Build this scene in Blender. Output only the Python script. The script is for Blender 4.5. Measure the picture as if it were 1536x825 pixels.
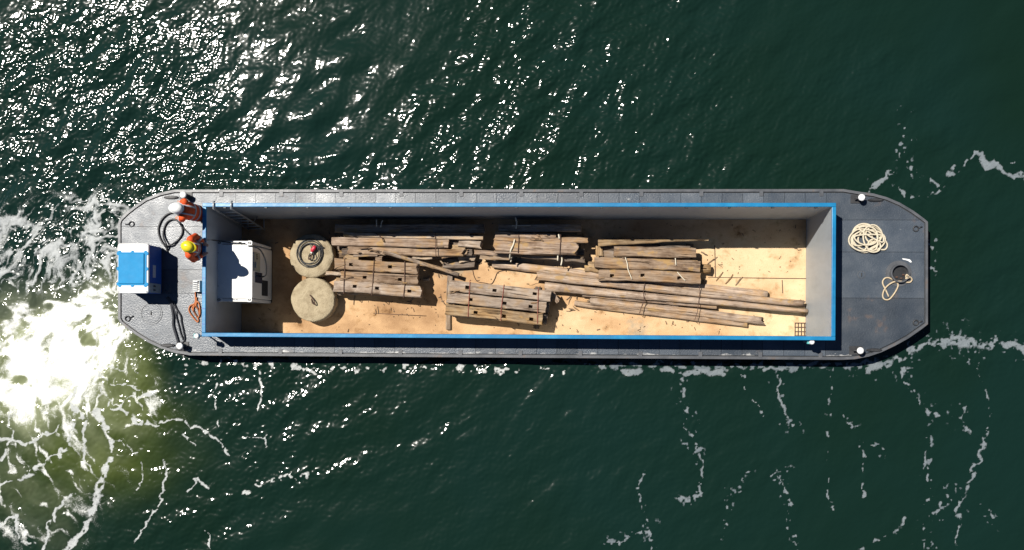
import bpy, bmesh, math, random
import numpy as np
from mathutils import Vector, Matrix

random.seed(7); RNG = np.random.default_rng(11)
sc = bpy.context.scene
COL = sc.collection
for o in list(bpy.data.objects): bpy.data.objects.remove(o)

# ------------------------------------------------------------------ camera, sky, sun, exposure
W0, H0 = 1536.0, 825.0                      # size of the survey photograph
FPX, PPX, PPY = 1400.0, 799.0, 500.0        # focal length and principal point in its pixels
CAM_Z = 24.82
TILT, ROLL = math.atan(60/1400.0), math.radians(0.33)
cam = bpy.data.cameras.new('Camera'); camo = bpy.data.objects.new('Camera', cam); COL.objects.link(camo)
MR = Matrix.Rotation(TILT, 3, 'Y') @ Matrix.Rotation(ROLL, 3, 'Z')
camo.matrix_world = Matrix.Translation((0, 0, CAM_Z)) @ MR.to_4x4()
cam.sensor_width = 36.0; cam.lens = FPX/W0*36.0
cam.shift_x = (W0/2-PPX)/W0; cam.shift_y = (PPY-H0/2)/W0
cam.clip_end = 3000; sc.camera = camo

SUN_H = Vector((-0.465, 0.31, 1.0)).normalized()     # towards the sun
world = bpy.data.worlds.new('World'); sc.world = world; world.use_nodes = True
nt = world.node_tree; bg = nt.nodes['Background']
sky = nt.nodes.new('ShaderNodeTexSky'); sky.sky_type = 'NISHITA'; sky.sun_disc = False
sky.sun_elevation = math.asin(SUN_H.z); sky.sun_rotation = math.atan2(SUN_H.x, SUN_H.y)
sky.air_density = .6; sky.dust_density = 0; sky.ozone_density = 3
nt.links.new(sky.outputs[0], bg.inputs[0]); bg.inputs[1].default_value = 0.05
sl = bpy.data.lights.new('sun', 'SUN'); sl.energy = 5.0; sl.angle = math.radians(0.53); sl.color = (1.0, 0.95, 0.87)
so = bpy.data.objects.new('sun', sl); COL.objects.link(so)
so.rotation_euler = SUN_H.to_track_quat('Z', 'Y').to_euler(); so.location = SUN_H*60
sc.view_settings.view_transform = 'Standard'; sc.view_settings.look = 'None'
sc.view_settings.exposure = 0.25; sc.view_settings.gamma = 1.0
sc.cycles.diffuse_bounces = 1
sc.render.resolution_x = 1024; sc.render.resolution_y = 550

# heights (metres above the water)
Z_DECK, Z_RIM, Z_FLOOR = 0.65, 1.52, -1.05
def at(x, y, z):
    """surveyed photo point at a known height -> place in the world"""
    d = MR @ Vector(((x-PPX)/FPX, -(y-PPY)/FPX, -1.0))
    t = (z-CAM_Z)/d.z
    return Vector((d.x*t, d.y*t, z))

# ------------------------------------------------------------------ object helpers
WL = {}
def tag(o, label=None, cat=None, group=None, kind=None):
    if label: o['label'] = label
    if cat: o['category'] = cat
    if group: o['group'] = group
    if kind: o['kind'] = kind
    return o
def link(o, parent, wloc):
    COL.objects.link(o); wloc = Vector(wloc)
    if parent is not None:
        o.parent = parent; o.location = wloc-WL[parent.name]
    else: o.location = wloc
    WL[o.name] = wloc
    return o
def empty(name, loc, label, cat, group=None):
    o = bpy.data.objects.new(name, None); o.empty_display_size = 0.2
    link(o, None, loc); return tag(o, label, cat, group)
def mk(name, verts, faces, mat, parent=None, smooth=False, tint=None):
    """world-space geometry -> one mesh object whose origin is its own middle"""
    v = np.array([tuple(p) for p in verts], dtype=float); c = (v.min(0)+v.max(0))/2
    c[2] = v[:, 2].min()
    me = bpy.data.meshes.new(name); me.from_pydata((v-c).tolist(), [], faces); me.materials.append(mat)
    if smooth: me.polygons.foreach_set('use_smooth', [True]*len(me.polygons))
    me.update()
    o = bpy.data.objects.new(name, me)
    if tint: o.color = (*tint, 1)
    return link(o, parent, c)
def mkbm(name, bm, mat, parent=None, smooth=False):
    bmesh.ops.recalc_face_normals(bm, faces=bm.faces)
    bm.verts.index_update()
    v = [p.co.copy() for p in bm.verts]; f = [[q.index for q in p.verts] for p in bm.faces]; bm.free()
    return mk(name, v, f, mat, parent, smooth)
def bm_box(bm, lo, hi, bev=0.0, seg=1):
    r = bmesh.ops.create_cube(bm, size=1.0); vs = r['verts']
    lo, hi = Vector(lo), Vector(hi)
    for v in vs: v.co = Vector(((v.co.x+.5)*(hi.x-lo.x)+lo.x, (v.co.y+.5)*(hi.y-lo.y)+lo.y, (v.co.z+.5)*(hi.z-lo.z)+lo.z))
    if bev > 0:
        es = list({e for v in vs for e in v.link_edges})
        bmesh.ops.bevel(bm, geom=es, offset=bev, segments=seg, affect='EDGES', profile=.5)
def box(name, lo, hi, mat, parent=None, bev=0.004, seg=1):
    bm = bmesh.new(); bm_box(bm, lo, hi, bev, seg); return mkbm(name, bm, mat, parent)
def bm_cyl(bm, c, r, z0, z1, n=20, r2=None, bev=0.0):
    r2 = r if r2 is None else r2
    a = [bm.verts.new((c[0]+r*math.cos(2*math.pi*i/n), c[1]+r*math.sin(2*math.pi*i/n), z0)) for i in range(n)]
    b = [bm.verts.new((c[0]+r2*math.cos(2*math.pi*i/n), c[1]+r2*math.sin(2*math.pi*i/n), z1-bev)) for i in range(n)]
    if bev > 0:
        t = [bm.verts.new((c[0]+(r2-bev)*math.cos(2*math.pi*i/n), c[1]+(r2-bev)*math.sin(2*math.pi*i/n), z1)) for i in range(n)]
    for i in range(n):
        j = (i+1) % n; bm.faces.new((a[i], a[j], b[j], b[i]))
        if bev > 0: bm.faces.new((b[i], b[j], t[j], t[i]))
    bm.faces.new(a[::-1]); bm.faces.new(t if bev > 0 else b)
def cyl(name, c, r, z0, z1, mat, parent=None, n=20, r2=None, bev=0.0):
    bm = bmesh.new(); bm_cyl(bm, c, r, z0, z1, n, r2, bev); return mkbm(name, bm, mat, parent)
def spline(pts, step=6, closed=False):
    P = [Vector(p) for p in pts]; n = len(P); out = []
    for i in range(n if closed else n-1):
        p0 = P[(i-1) % n] if closed or i > 0 else P[0]*2-P[1]
        p1 = P[i]; p2 = P[(i+1) % n]
        p3 = P[(i+2) % n] if closed or i < n-2 else P[-1]*2-P[-2]
        for s in range(step):
            t = s/step
            out.append(.5*((2*p1)+(p2-p0)*t+(2*p0-5*p1+4*p2-p3)*t*t+(3*p1-p0-3*p2+p3)*t**3))
    if not closed: out.append(P[-1])
    return out
def tube_geo(pts, r, n=7, closed=False, rs=None):
    pts = [Vector(p) for p in pts]; m = len(pts); V = []; Fc = []
    up = Vector((0, 0, 1)); prev = None
    for i, p in enumerate(pts):
        a = pts[(i-1) % m] if closed or i > 0 else p; b = pts[(i+1) % m] if closed or i < m-1 else p
        d = (b-a); d = d.normalized() if d.length > 1e-9 else Vector((1, 0, 0))
        s = d.cross(up) if prev is None else d.cross(prev)
        if s.length < 1e-3: s = d.cross(Vector((1, 0, 0)))
        s.normalize(); u = s.cross(d).normalized(); prev = u
        rr = rs[i] if rs else r
        for k in range(n):
            a_ = 2*math.pi*k/n; V.append(p+s*(rr*math.cos(a_))+u*(rr*math.sin(a_)))
    for i in range(m if closed else m-1):
        j = (i+1) % m
        for k in range(n):
            q = (k+1) % n; Fc.append((i*n+k, i*n+q, j*n+q, j*n+k))
    if not closed:
        Fc.append(tuple(range(n))[::-1]); Fc.append(tuple((m-1)*n+k for k in range(n)))
    return V, Fc
def tube(name, pts, r, mat, parent=None, n=7, smooth_steps=0, closed=False):
    if smooth_steps: pts = spline(pts, smooth_steps, closed)
    V, Fc = tube_geo(pts, r, n, closed); return mk(name, V, Fc, mat, parent, smooth=True)
def slab(name, poly, z0, z1, mat, parent=None, tilt=(0, 0)):
    """flat plate from a ccw outline"""
    n = len(poly); cx = sum(p[0] for p in poly)/n; cy = sum(p[1] for p in poly)/n
    dz = lambda p: tilt[0]*(p[0]-cx)+tilt[1]*(p[1]-cy)
    V = [(p[0], p[1], z0) for p in poly]+[(p[0], p[1], z1+dz(p)) for p in poly]
    Fc = [tuple(range(n))[::-1], tuple(range(n, 2*n))]+[(i, (i+1) % n, n+(i+1) % n, n+i) for i in range(n)]
    return mk(name, V, Fc, mat, parent)
def clip_band(poly, axis, lo, hi):
    def half(P, s, lim):
        out = []
        for i in range(len(P)):
            a, b = P[i], P[(i+1) % len(P)]; da, db = s*(a[axis]-lim), s*(b[axis]-lim)
            if da >= 0: out.append(a)
            if (da >= 0) != (db >= 0):
                t = da/(da-db); out.append((a[0]+(b[0]-a[0])*t, a[1]+(b[1]-a[1])*t))
        return out
    P = half(poly, 1, lo)
    return half(P, -1, hi) if P else P

# ------------------------------------------------------------------ materials (all procedural)
def base_mat(name):
    m = bpy.data.materials.new(name); m.use_nodes = True
    return m, m.node_tree, m.node_tree.nodes['Principled BSDF']
def nn(nt, t, **kw):
    n = nt.nodes.new(t)
    for k, v in kw.items(): setattr(n, k, v)
    return n
def ramp(nt, stops):
    r = nt.nodes.new('ShaderNodeValToRGB'); cr = r.color_ramp
    while len(cr.elements) < len(stops): cr.elements.new(.5)
    for e, (p, c) in zip(cr.elements, stops):
        e.position = p; e.color = (*c, 1) if len(c) == 3 else c
    return r
def paint(name, stops, scale=3.0, rough=0.45, rv=0.15, bump=0.0, bscale=40.0, metal=0.0, stretch=(1, 1, 1), detail=6.0, tinted=False, spec=0.5, coat=0.0):
    m, nt, b = base_mat(name); L = nt.links.new
    tc = nn(nt, 'ShaderNodeTexCoord'); oi = nn(nt, 'ShaderNodeObjectInfo')
    ad = nn(nt, 'ShaderNodeVectorMath', operation='MULTIPLY_ADD')
    mp = nn(nt, 'ShaderNodeMapping'); mp.inputs['Scale'].default_value = stretch
    cm = nn(nt, 'ShaderNodeVectorMath', operation='SCALE'); cm.inputs[0].default_value = (37.0, 19.0, 53.0)
    L(oi.outputs['Random'], cm.inputs['Scale'])
    L(tc.outputs['Object'], mp.inputs['Vector'])
    va = nn(nt, 'ShaderNodeVectorMath', operation='ADD'); L(mp.outputs[0], va.inputs[0]); L(cm.outputs[0], va.inputs[1])
    no = nn(nt, 'ShaderNodeTexNoise'); no.inputs['Scale'].default_value = scale; no.inputs['Detail'].default_value = detail
    no.inputs['Roughness'].default_value = .62
    L(va.outputs[0], no.inputs['Vector'])
    r = ramp(nt, stops); L(no.outputs['Fac'], r.inputs[0]); src = r.outputs[0]
    if tinted:
        mx = nn(nt, 'ShaderNodeMix', data_type='RGBA', blend_type='MULTIPLY'); mx.inputs[0].default_value = 1.0
        L(src, mx.inputs[6]); L(oi.outputs['Color'], mx.inputs[7]); src = mx.outputs[2]
    L(src, b.inputs['Base Color'])
    mr = nn(nt, 'ShaderNodeMapRange'); mr.inputs[3].default_value = rough-rv; mr.inputs[4].default_value = rough+rv
    n2 = nn(nt, 'ShaderNodeTexNoise'); n2.inputs['Scale'].default_value = scale*2.3; L(va.outputs[0], n2.inputs['Vector'])
    L(n2.outputs['Fac'], mr.inputs[0]); L(mr.outputs[0], b.inputs['Roughness'])
    b.inputs['Metallic'].default_value = metal; b.inputs['Specular IOR Level'].default_value = spec
    if bump:
        n3 = nn(nt, 'ShaderNodeTexNoise'); n3.inputs['Scale'].default_value = bscale; n3.inputs['Detail'].default_value = 4
        L(va.outputs[0], n3.inputs['Vector'])
        bp = nn(nt, 'ShaderNodeBump'); bp.inputs['Strength'].default_value = bump; bp.inputs['Distance'].default_value = .02
        L(n3.outputs['Fac'], bp.inputs['Height']); L(bp.outputs[0], b.inputs['Normal'])
    return m
M = {}
M['blue'] = paint('blue_paint', [(.26, (.05, .05, .06)), (.31, (.006, .15, .33)), (.55, (.008, .20, .42)), (.66, (.02, .25, .46)), (.74, (.10, .28, .42))], 3.5, .38, .12, .1, 30, stretch=(.5, .5, 1), detail=10)
M['grey_wall'] = paint('grey_wall_paint', [(.2, (.34, .365, .38)), (.5, (.43, .46, .48)), (.70, (.37, .39, .40)), (.82, (.24, .20, .16))], 1.6, .5, .12, .1, 12, stretch=(1, 1, .35))
M['rail'] = paint('rail_steel', [(.3, (.06, .066, .075)), (.6, (.11, .115, .125)), (.75, (.15, .10, .07))], 3, .42, .12, .1, 25)
M['hull'] = paint('hull_steel', [(.3, (.025, .028, .033)), (.7, (.05, .055, .06))], 2, .5, .1, .1, 20)
M['dark_steel'] = paint('dark_steel', [(.3, (.02, .022, .025)), (.7, (.05, .05, .052))], 8, .5, .1, .1, 40)
M['galv'] = paint('galvanised_steel', [(.3, (.33, .35, .36)), (.7, (.48, .50, .50))], 8, .4, .1, .05, 40, metal=.35)
M['white'] = paint('white_paint', [(.25, (.70, .71, .70)), (.6, (.82, .82, .80))], 2.2, .35, .1, .03, 20)
M['cap_white'] = paint('bollard_white', [(.3, (.74, .74, .72)), (.7, (.86, .86, .85))], 6, .45, .1)
M['gray_panel'] = paint('grey_panel', [(.3, (.33, .35, .30)), (.7, (.42, .44, .38))], 5, .5, .1)
M['navy'] = paint('blue_cabinet', [(.3, (.014, .075, .33)), (.7, (.018, .10, .42))], 2, .4, .1, .03, 20)
M['cyan'] = paint('light_blue_tarp', [(.3, (.006, .21, .46)), (.7, (.009, .27, .56))], 2.6, .6, .08, .25, 5, spec=.25)
M['rope'] = paint('natural_rope', [(.3, (.50, .38, .24)), (.7, (.66, .55, .38))], 22, .85, .1, .5, 60)
M['pale_rope'] = paint('pale_rope', [(.3, (.58, .50, .36)), (.7, (.72, .65, .50))], 22, .85, .1, .5, 60)
M['orange_rope'] = paint('orange_rope', [(.3, (.50, .15, .05)), (.7, (.62, .22, .08))], 20, .8, .1, .4, 60)
M['black_rope'] = paint('dark_rope', [(.3, (.018, .02, .026)), (.7, (.04, .042, .05))], 20, .7, .1, .4, 60)
M['rubber'] = paint('black_rubber', [(.3, (.018, .019, .021)), (.7, (.032, .033, .035))], 12, .42, .08)
M['red'] = paint('red_plastic', [(.3, (.50, .02, .05)), (.7, (.62, .04, .07))], 6, .4, .05)
M['sling'] = paint('cream_sling', [(.3, (.60, .54, .42)), (.7, (.74, .68, .55))], 15, .85, .05)
M['wire'] = paint('rusty_wire', [(.3, (.06, .035, .025)), (.7, (.12, .06, .04))], 15, .7, .1)
M['redwire'] = paint('red_wire', [(.3, (.22, .06, .04)), (.7, (.30, .09, .06))], 15, .7, .1)
M['teal'] = paint('teal_plastic', [(.3, (.10, .42, .42)), (.7, (.14, .5, .5))], 6, .4, .05)
M['concrete'] = paint('weathered_concrete', [(.25, (.20, .15, .09)), (.42, (.34, .275, .175)), (.58, (.44, .365, .24)), (.75, (.30, .24, .15))], 4.5, .9, .06, .9, 30, detail=9)
M['glass'] = paint('dark_window', [(.3, (.02, .03, .07)), (.7, (.03, .05, .10))], 3, .12, .03)
M['hi_orange'] = paint('orange_cloth', [(.3, (.68, .07, .010)), (.7, (.84, .11, .016))], 9, .75, .08, .6, 9)
M['reflect'] = paint('reflective_tape', [(.3, (.42, .43, .46)), (.7, (.55, .56, .58))], 12, .4, .05)
M['trousers'] = paint('dark_trousers', [(.3, (.018, .02, .04)), (.7, (.03, .033, .06))], 9, .85, .05, .4, 12)
M['boots'] = paint('boots', [(.3, (.025, .02, .016)), (.7, (.05, .04, .03))], 9, .6, .05)
M['skin'] = paint('skin', [(.3, (.46, .25, .17)), (.7, (.54, .31, .22))], 9, .55, .05)
M['hair'] = paint('brown_hair', [(.3, (.03, .02, .014)), (.7, (.06, .04, .028))], 30, .6, .05)
M['helmet_white'] = paint('helmet_white', [(.3, (.78, .78, .76)), (.7, (.84, .84, .82))], 5, .3, .04)
M['helmet_yellow'] = paint('helmet_yellow', [(.3, (.74, .60, .015)), (.7, (.80, .68, .03))], 5, .3, .04)

def deck_material():
    m, nt, b = base_mat('deck_paint'); L = nt.links.new
    g = nn(nt, 'ShaderNodeNewGeometry'); oi = nn(nt, 'ShaderNodeObjectInfo')
    n1 = nn(nt, 'ShaderNodeTexNoise'); n1.inputs['Scale'].default_value = 1.3; n1.inputs['Detail'].default_value = 9; n1.inputs['Roughness'].default_value = .65
    L(g.outputs['Position'], n1.inputs['Vector'])
    r = ramp(nt, [(.30, (.038, .050, .066)), (.5, (.055, .070, .090)), (.66, (.078, .092, .110)), (.80, (.13, .14, .145))]); L(n1.outputs['Fac'], r.inputs[0])
    # plate to plate tone
    mx = nn(nt, 'ShaderNodeMix', data_type='RGBA', blend_type='MULTIPLY'); mx.inputs[0].default_value = 1
    mr = nn(nt, 'ShaderNodeMapRange'); mr.inputs[3].default_value = .78; mr.inputs[4].default_value = 1.22
    L(oi.outputs['Random'], mr.inputs[0]); L(r.outputs[0], mx.inputs[6]); L(mr.outputs[0], mx.inputs[7])
    # scuffs, rust bloom and pale blotches, more of them along the near edge
    n2 = nn(nt, 'ShaderNodeTexNoise'); n2.inputs['Scale'].default_value = 3.1; n2.inputs['Detail'].default_value = 10; n2.inputs['Roughness'].default_value = .7
    mp = nn(nt, 'ShaderNodeMapping'); mp.inputs['Scale'].default_value = (.55, 1.6, 1); L(g.outputs['Position'], mp.inputs['Vector']); L(mp.outputs[0], n2.inputs['Vector'])
    sep = nn(nt, 'ShaderNodeSeparateXYZ'); L(g.outputs['Position'], sep.inputs[0])
    edge = nn(nt, 'ShaderNodeMapRange'); edge.inputs[1].default_value = -.43; edge.inputs[2].default_value = -.56; edge.inputs[3].default_value = 0; edge.inputs[4].default_value = .2
    L(sep.outputs[1], edge.inputs[0])
    sm = nn(nt, 'ShaderNodeMath', operation='ADD'); L(n2.outputs['Fac'], sm.inputs[0]); L(edge.outputs[0], sm.inputs[1])
    sr = ramp(nt, [(.66, (0, 0, 0)), (.74, (1, 1, 1))]); L(sm.outputs[0], sr.inputs[0])
    m2 = nn(nt, 'ShaderNodeMix', data_type='RGBA'); L(sr.outputs[0], m2.inputs[0]); L(mx.outputs[2], m2.inputs[6]); m2.inputs[7].default_value = (.42, .42, .41, 1)
    n4 = nn(nt, 'ShaderNodeTexNoise'); n4.inputs['Scale'].default_value = 2.1; n4.inputs['Detail'].default_value = 8
    va = nn(nt, 'ShaderNodeVectorMath', operation='ADD'); va.inputs[1].default_value = (31, 7, 3); L(g.outputs['Position'], va.inputs[0]); L(va.outputs[0], n4.inputs['Vector'])
    rr = ramp(nt, [(.64, (0, 0, 0)), (.78, (.6, .6, .6))]); L(n4.outputs['Fac'], rr.inputs[0])
    m3 = nn(nt, 'ShaderNodeMix', data_type='RGBA'); L(rr.outputs[0], m3.inputs[0]); L(m2.outputs[2], m3.inputs[6]); m3.inputs[7].default_value = (.16, .095, .06, 1)
    L(m3.outputs[2], b.inputs['Base Color'])
    ro = nn(nt, 'ShaderNodeMapRange'); ro.inputs[1].default_value = .3; ro.inputs[2].default_value = .7; ro.inputs[3].default_value = .26; ro.inputs[4].default_value = .44; b.inputs['Specular IOR Level'].default_value = .7
    L(n4.outputs['Fac'], ro.inputs[0]); L(ro.outputs[0], b.inputs['Roughness'])
    n3 = nn(nt, 'ShaderNodeTexNoise'); n3.inputs['Scale'].default_value = 26; n3.inputs['Detail'].default_value = 6; n3.inputs['Roughness'].default_value = .7; L(g.outputs['Position'], n3.inputs['Vector'])
    bp = nn(nt, 'ShaderNodeBump'); bp.inputs['Strength'].default_value = .55; bp.inputs['Distance'].default_value = .012
    L(n3.outputs['Fac'], bp.inputs['Height']); L(bp.outputs[0], b.inputs['Normal'])
    return m
M['deck'] = deck_material()

def wood_material():
    m, nt, b = base_mat('weathered_wood'); L = nt.links.new
    tc = nn(nt, 'ShaderNodeTexCoord'); oi = nn(nt, 'ShaderNodeObjectInfo')
    cm = nn(nt, 'ShaderNodeVectorMath', operation='SCALE'); cm.inputs[0].default_value = (41, 23, 57); L(oi.outputs['Random'], cm.inputs['Scale'])
    va = nn(nt, 'ShaderNodeVectorMath', operation='ADD'); L(tc.outputs['Object'], va.inputs[0]); L(cm.outputs[0], va.inputs[1])
    def noise(sc_, st, det=6, ro=.6):
        mp = nn(nt, 'ShaderNodeMapping'); mp.inputs['Scale'].default_value = st; L(va.outputs[0], mp.inputs['Vector'])
        n = nn(nt, 'ShaderNodeTexNoise'); n.inputs['Scale'].default_value = sc_; n.inputs['Detail'].default_value = det; n.inputs['Roughness'].default_value = ro
        L(mp.outputs[0], n.inputs['Vector']); return n
    g = noise(9, (.16, 2.2, 2.2), 8, .7); p = noise(2.2, (.8, 1, 1), 5)
    r = ramp(nt, [(.27, (.085, .062, .045)), (.40, (.235, .185, .145)), (.55, (.355, .295, .24)), (.72, (.50, .44, .375))]); L(g.outputs['Fac'], r.inputs[0])
    r2 = ramp(nt, [(.34, (.58, .52, .47)), (.48, (1, 1, 1)), (.66, (1.0, .84, .62))]); L(p.outputs['Fac'], r2.inputs[0])
    mx = nn(nt, 'ShaderNodeMix', data_type='RGBA', blend_type='MULTIPLY'); mx.inputs[0].default_value = 1; L(r.outputs[0], mx.inputs[6]); L(r2.outputs[0], mx.inputs[7])
    m2 = nn(nt, 'ShaderNodeMix', data_type='RGBA', blend_type='MULTIPLY'); m2.inputs[0].default_value = 1; L(mx.outputs[2], m2.inputs[6]); L(oi.outputs['Color'], m2.inputs[7])
    o = noise(3.4, (.7, 1, 1), 4); orr = ramp(nt, [(.58, (0, 0, 0)), (.66, (.75, .75, .75))]); L(o.outputs['Fac'], orr.inputs[0])
    m3 = nn(nt, 'ShaderNodeMix', data_type='RGBA'); L(orr.outputs[0], m3.inputs[0]); L(m2.outputs[2], m3.inputs[6]); m3.inputs[7].default_value = (.42, .26, .10, 1)
    cr = noise(14, (.05, 2.4, 2.4), 3, .5); crr = ramp(nt, [(.315, (.12, .09, .07)), (.36, (1, 1, 1))]); L(cr.outputs['Fac'], crr.inputs[0])
    m4 = nn(nt, 'ShaderNodeMix', data_type='RGBA', blend_type='MULTIPLY'); m4.inputs[0].default_value = 1; L(m3.outputs[2], m4.inputs[6]); L(crr.outputs[0], m4.inputs[7])
    L(m4.outputs[2], b.inputs['Base Color']); b.inputs['Roughness'].default_value = .85; b.inputs['Specular IOR Level'].default_value = .25
    ml = nn(nt, 'ShaderNodeMath', operation='MULTIPLY'); L(g.outputs['Fac'], ml.inputs[0]); L(crr.outputs[0], ml.inputs[1])
    bp = nn(nt, 'ShaderNodeBump'); bp.inputs['Strength'].default_value = .8; bp.inputs['Distance'].default_value = .03
    L(ml.outputs[0], bp.inputs['Height']); L(bp.outputs[0], b.inputs['Normal'])
    return m
M['wood'] = wood_material()

def sand_material():
    m, nt, b = base_mat('sand'); L = nt.links.new
    g = nn(nt, 'ShaderNodeNewGeometry')
    def noise(s, det, off, st=(1, 1, 1)):
        mp = nn(nt, 'ShaderNodeMapping'); mp.inputs['Location'].default_value = off; mp.inputs['Scale'].default_value = st
        L(g.outputs['Position'], mp.inputs['Vector'])
        n = nn(nt, 'ShaderNodeTexNoise'); n.inputs['Scale'].default_value = s; n.inputs['Detail'].default_value = det; n.inputs['Roughness'].default_value = .6
        L(mp.outputs[0], n.inputs['Vector']); return n
    sep = nn(nt, 'ShaderNodeSeparateXYZ'); L(g.outputs['Position'], sep.inputs[0])
    n1 = noise(.8, 7, (3, 1, 0), (.7, 1, 1))
    # paler sand towards the bow, darker orange sand aft
    gr = nn(nt, 'ShaderNodeMapRange'); gr.inputs[1].default_value = -6; gr.inputs[2].default_value = 6.5; gr.inputs[3].default_value = -.10; gr.inputs[4].default_value = .10
    L(sep.outputs[0], gr.inputs[0])
    ad = nn(nt, 'ShaderNodeMath', operation='ADD'); L(n1.outputs['Fac'], ad.inputs[0]); L(gr.outputs[0], ad.inputs[1])
    r = ramp(nt, [(.30, (.38, .225, .115)), (.45, (.57, .36, .19)), (.57, (.67, .46, .265)), (.72, (.73, .57, .345))]); L(ad.outputs[0], r.inputs[0])
    n2 = noise(3.2, 9, (9, 4, 0)); r2 = ramp(nt, [(.28, (.42, .36, .30)), (.36, (.80, .76, .70)), (.46, (1, 1, 1))]); L(n2.outputs['Fac'], r2.inputs[0])
    mx = nn(nt, 'ShaderNodeMix', data_type='RGBA', blend_type='MULTIPLY'); mx.inputs[0].default_value = 1; L(r.outputs[0], mx.inputs[6]); L(r2.outputs[0], mx.inputs[7])
    # bare painted floor showing through
    n3 = noise(.7, 5, (14, 9, 0)); r3 = ramp(nt, [(.62, (0, 0, 0)), (.68, (.7, .7, .7))]); L(n3.outputs['Fac'], r3.inputs[0])
    m2 = nn(nt, 'ShaderNodeMix', data_type='RGBA'); L(r3.outputs[0], m2.inputs[0]); L(mx.outputs[2], m2.inputs[6]); m2.inputs[7].default_value = (.34, .29, .21, 1)
    n5 = noise(22, 4, (0, 0, 0)); r5 = ramp(nt, [(.27, (.45, .4, .35)), (.36, (1, 1, 1))]); L(n5.outputs['Fac'], r5.inputs[0])
    m3 = nn(nt, 'ShaderNodeMix', data_type='RGBA', blend_type='MULTIPLY'); m3.inputs[0].default_value = .8; L(m2.outputs[2], m3.inputs[6]); L(r5.outputs[0], m3.inputs[7])
    L(m3.outputs[2], b.inputs['Base Color']); b.inputs['Roughness'].default_value = .92; b.inputs['Specular IOR Level'].default_value = .2
    n4 = noise(30, 6, (0, 0, 0)); bp = nn(nt, 'ShaderNodeBump'); bp.inputs['Strength'].default_value = .5; bp.inputs['Distance'].default_value = .02
    L(n4.outputs['Fac'], bp.inputs['Height']); L(bp.outputs[0], b.inputs['Normal'])
    return m
M['sand'] = sand_material()

def water_material():
    m, nt, b = base_mat('river_water'); L = nt.links.new
    g = nn(nt, 'ShaderNodeNewGeometry')
    def attr(n): a = nn(nt, 'ShaderNodeAttribute'); a.attribute_name = n; return a
    def noise(s, det, ro=.6):
        n = nn(nt, 'ShaderNodeTexNoise'); n.inputs['Scale'].default_value = s; n.inputs['Detail'].default_value = det; n.inputs['Roughness'].default_value = ro
        L(g.outputs['Position'], n.inputs['Vector']); return n
    big = noise(.12, 3); rb = ramp(nt, [(.35, (.0050, .0175, .0105)), (.65, (.0055, .0205, .0160))]); L(big.outputs['Fac'], rb.inputs[0])
    silt = attr('silt'); ms = nn(nt, 'ShaderNodeMix', data_type='RGBA'); L(silt.outputs['Fac'], ms.inputs[0]); L(rb.outputs[0], ms.inputs[6]); ms.inputs[7].default_value = (.070, .092, .017, 1)
    ae = attr('aeration'); ma = nn(nt, 'ShaderNodeMix', data_type='RGBA'); L(ae.outputs['Fac'], ma.inputs[0]); L(ms.outputs[2], ma.inputs[6]); ma.inputs[7].default_value = (.50, .53, .34, 1)
    fo = attr('foam'); nf = noise(30, 8, .78)
    a1 = nn(nt, 'ShaderNodeMath', operation='MULTIPLY_ADD'); a1.inputs[1].default_value = 1.5; a1.inputs[2].default_value = -.75; L(nf.outputs['Fac'], a1.inputs[0])
    a2 = nn(nt, 'ShaderNodeMath', operation='ADD'); L(a1.outputs[0], a2.inputs[0]); L(fo.outputs['Fac'], a2.inputs[1])
    fr = nn(nt, 'ShaderNodeMapRange', interpolation_type='SMOOTHSTEP'); fr.inputs[1].default_value = .28; fr.inputs[2].default_value = 1.0; L(a2.outputs[0], fr.inputs[0])
    th = attr('thinness'); fc = nn(nt, 'ShaderNodeMix', data_type='RGBA'); L(th.outputs['Fac'], fc.inputs[0]); fc.inputs[6].default_value = (.80, .81, .78, 1); fc.inputs[7].default_value = (.12, .15, .172, 1)
    mf = nn(nt, 'ShaderNodeMix', data_type='RGBA'); L(fr.outputs[0], mf.inputs[0]); L(ma.outputs[2], mf.inputs[6]); L(fc.outputs[2], mf.inputs[7])
    L(mf.outputs[2], b.inputs['Base Color'])
    ro = nn(nt, 'ShaderNodeMapRange'); ro.inputs[3].default_value = .10; ro.inputs[4].default_value = .8; L(fr.outputs[0], ro.inputs[0]); L(ro.outputs[0], b.inputs['Roughness'])
    b.inputs['IOR'].default_value = 1.333
    b.inputs['Coat Weight'].default_value = .055; b.inputs['Coat Roughness'].default_value = .36; b.inputs['Coat IOR'].default_value = 1.333   # capillary ripples too small to model
    n1 = noise(9, 3, .55); n2 = noise(24, 2, .5)
    sm = nn(nt, 'ShaderNodeMath', operation='MULTIPLY_ADD'); sm.inputs[1].default_value = .35; L(n2.outputs['Fac'], sm.inputs[0]); L(n1.outputs['Fac'], sm.inputs[2])
    bp = nn(nt, 'ShaderNodeBump'); bp.inputs['Strength'].default_value = .06; bp.inputs['Distance'].default_value = .022
    L(sm.outputs[0], bp.inputs['Height']); L(bp.outputs[0], b.inputs['Normal'])
    return m
M['water'] = water_material()

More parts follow.
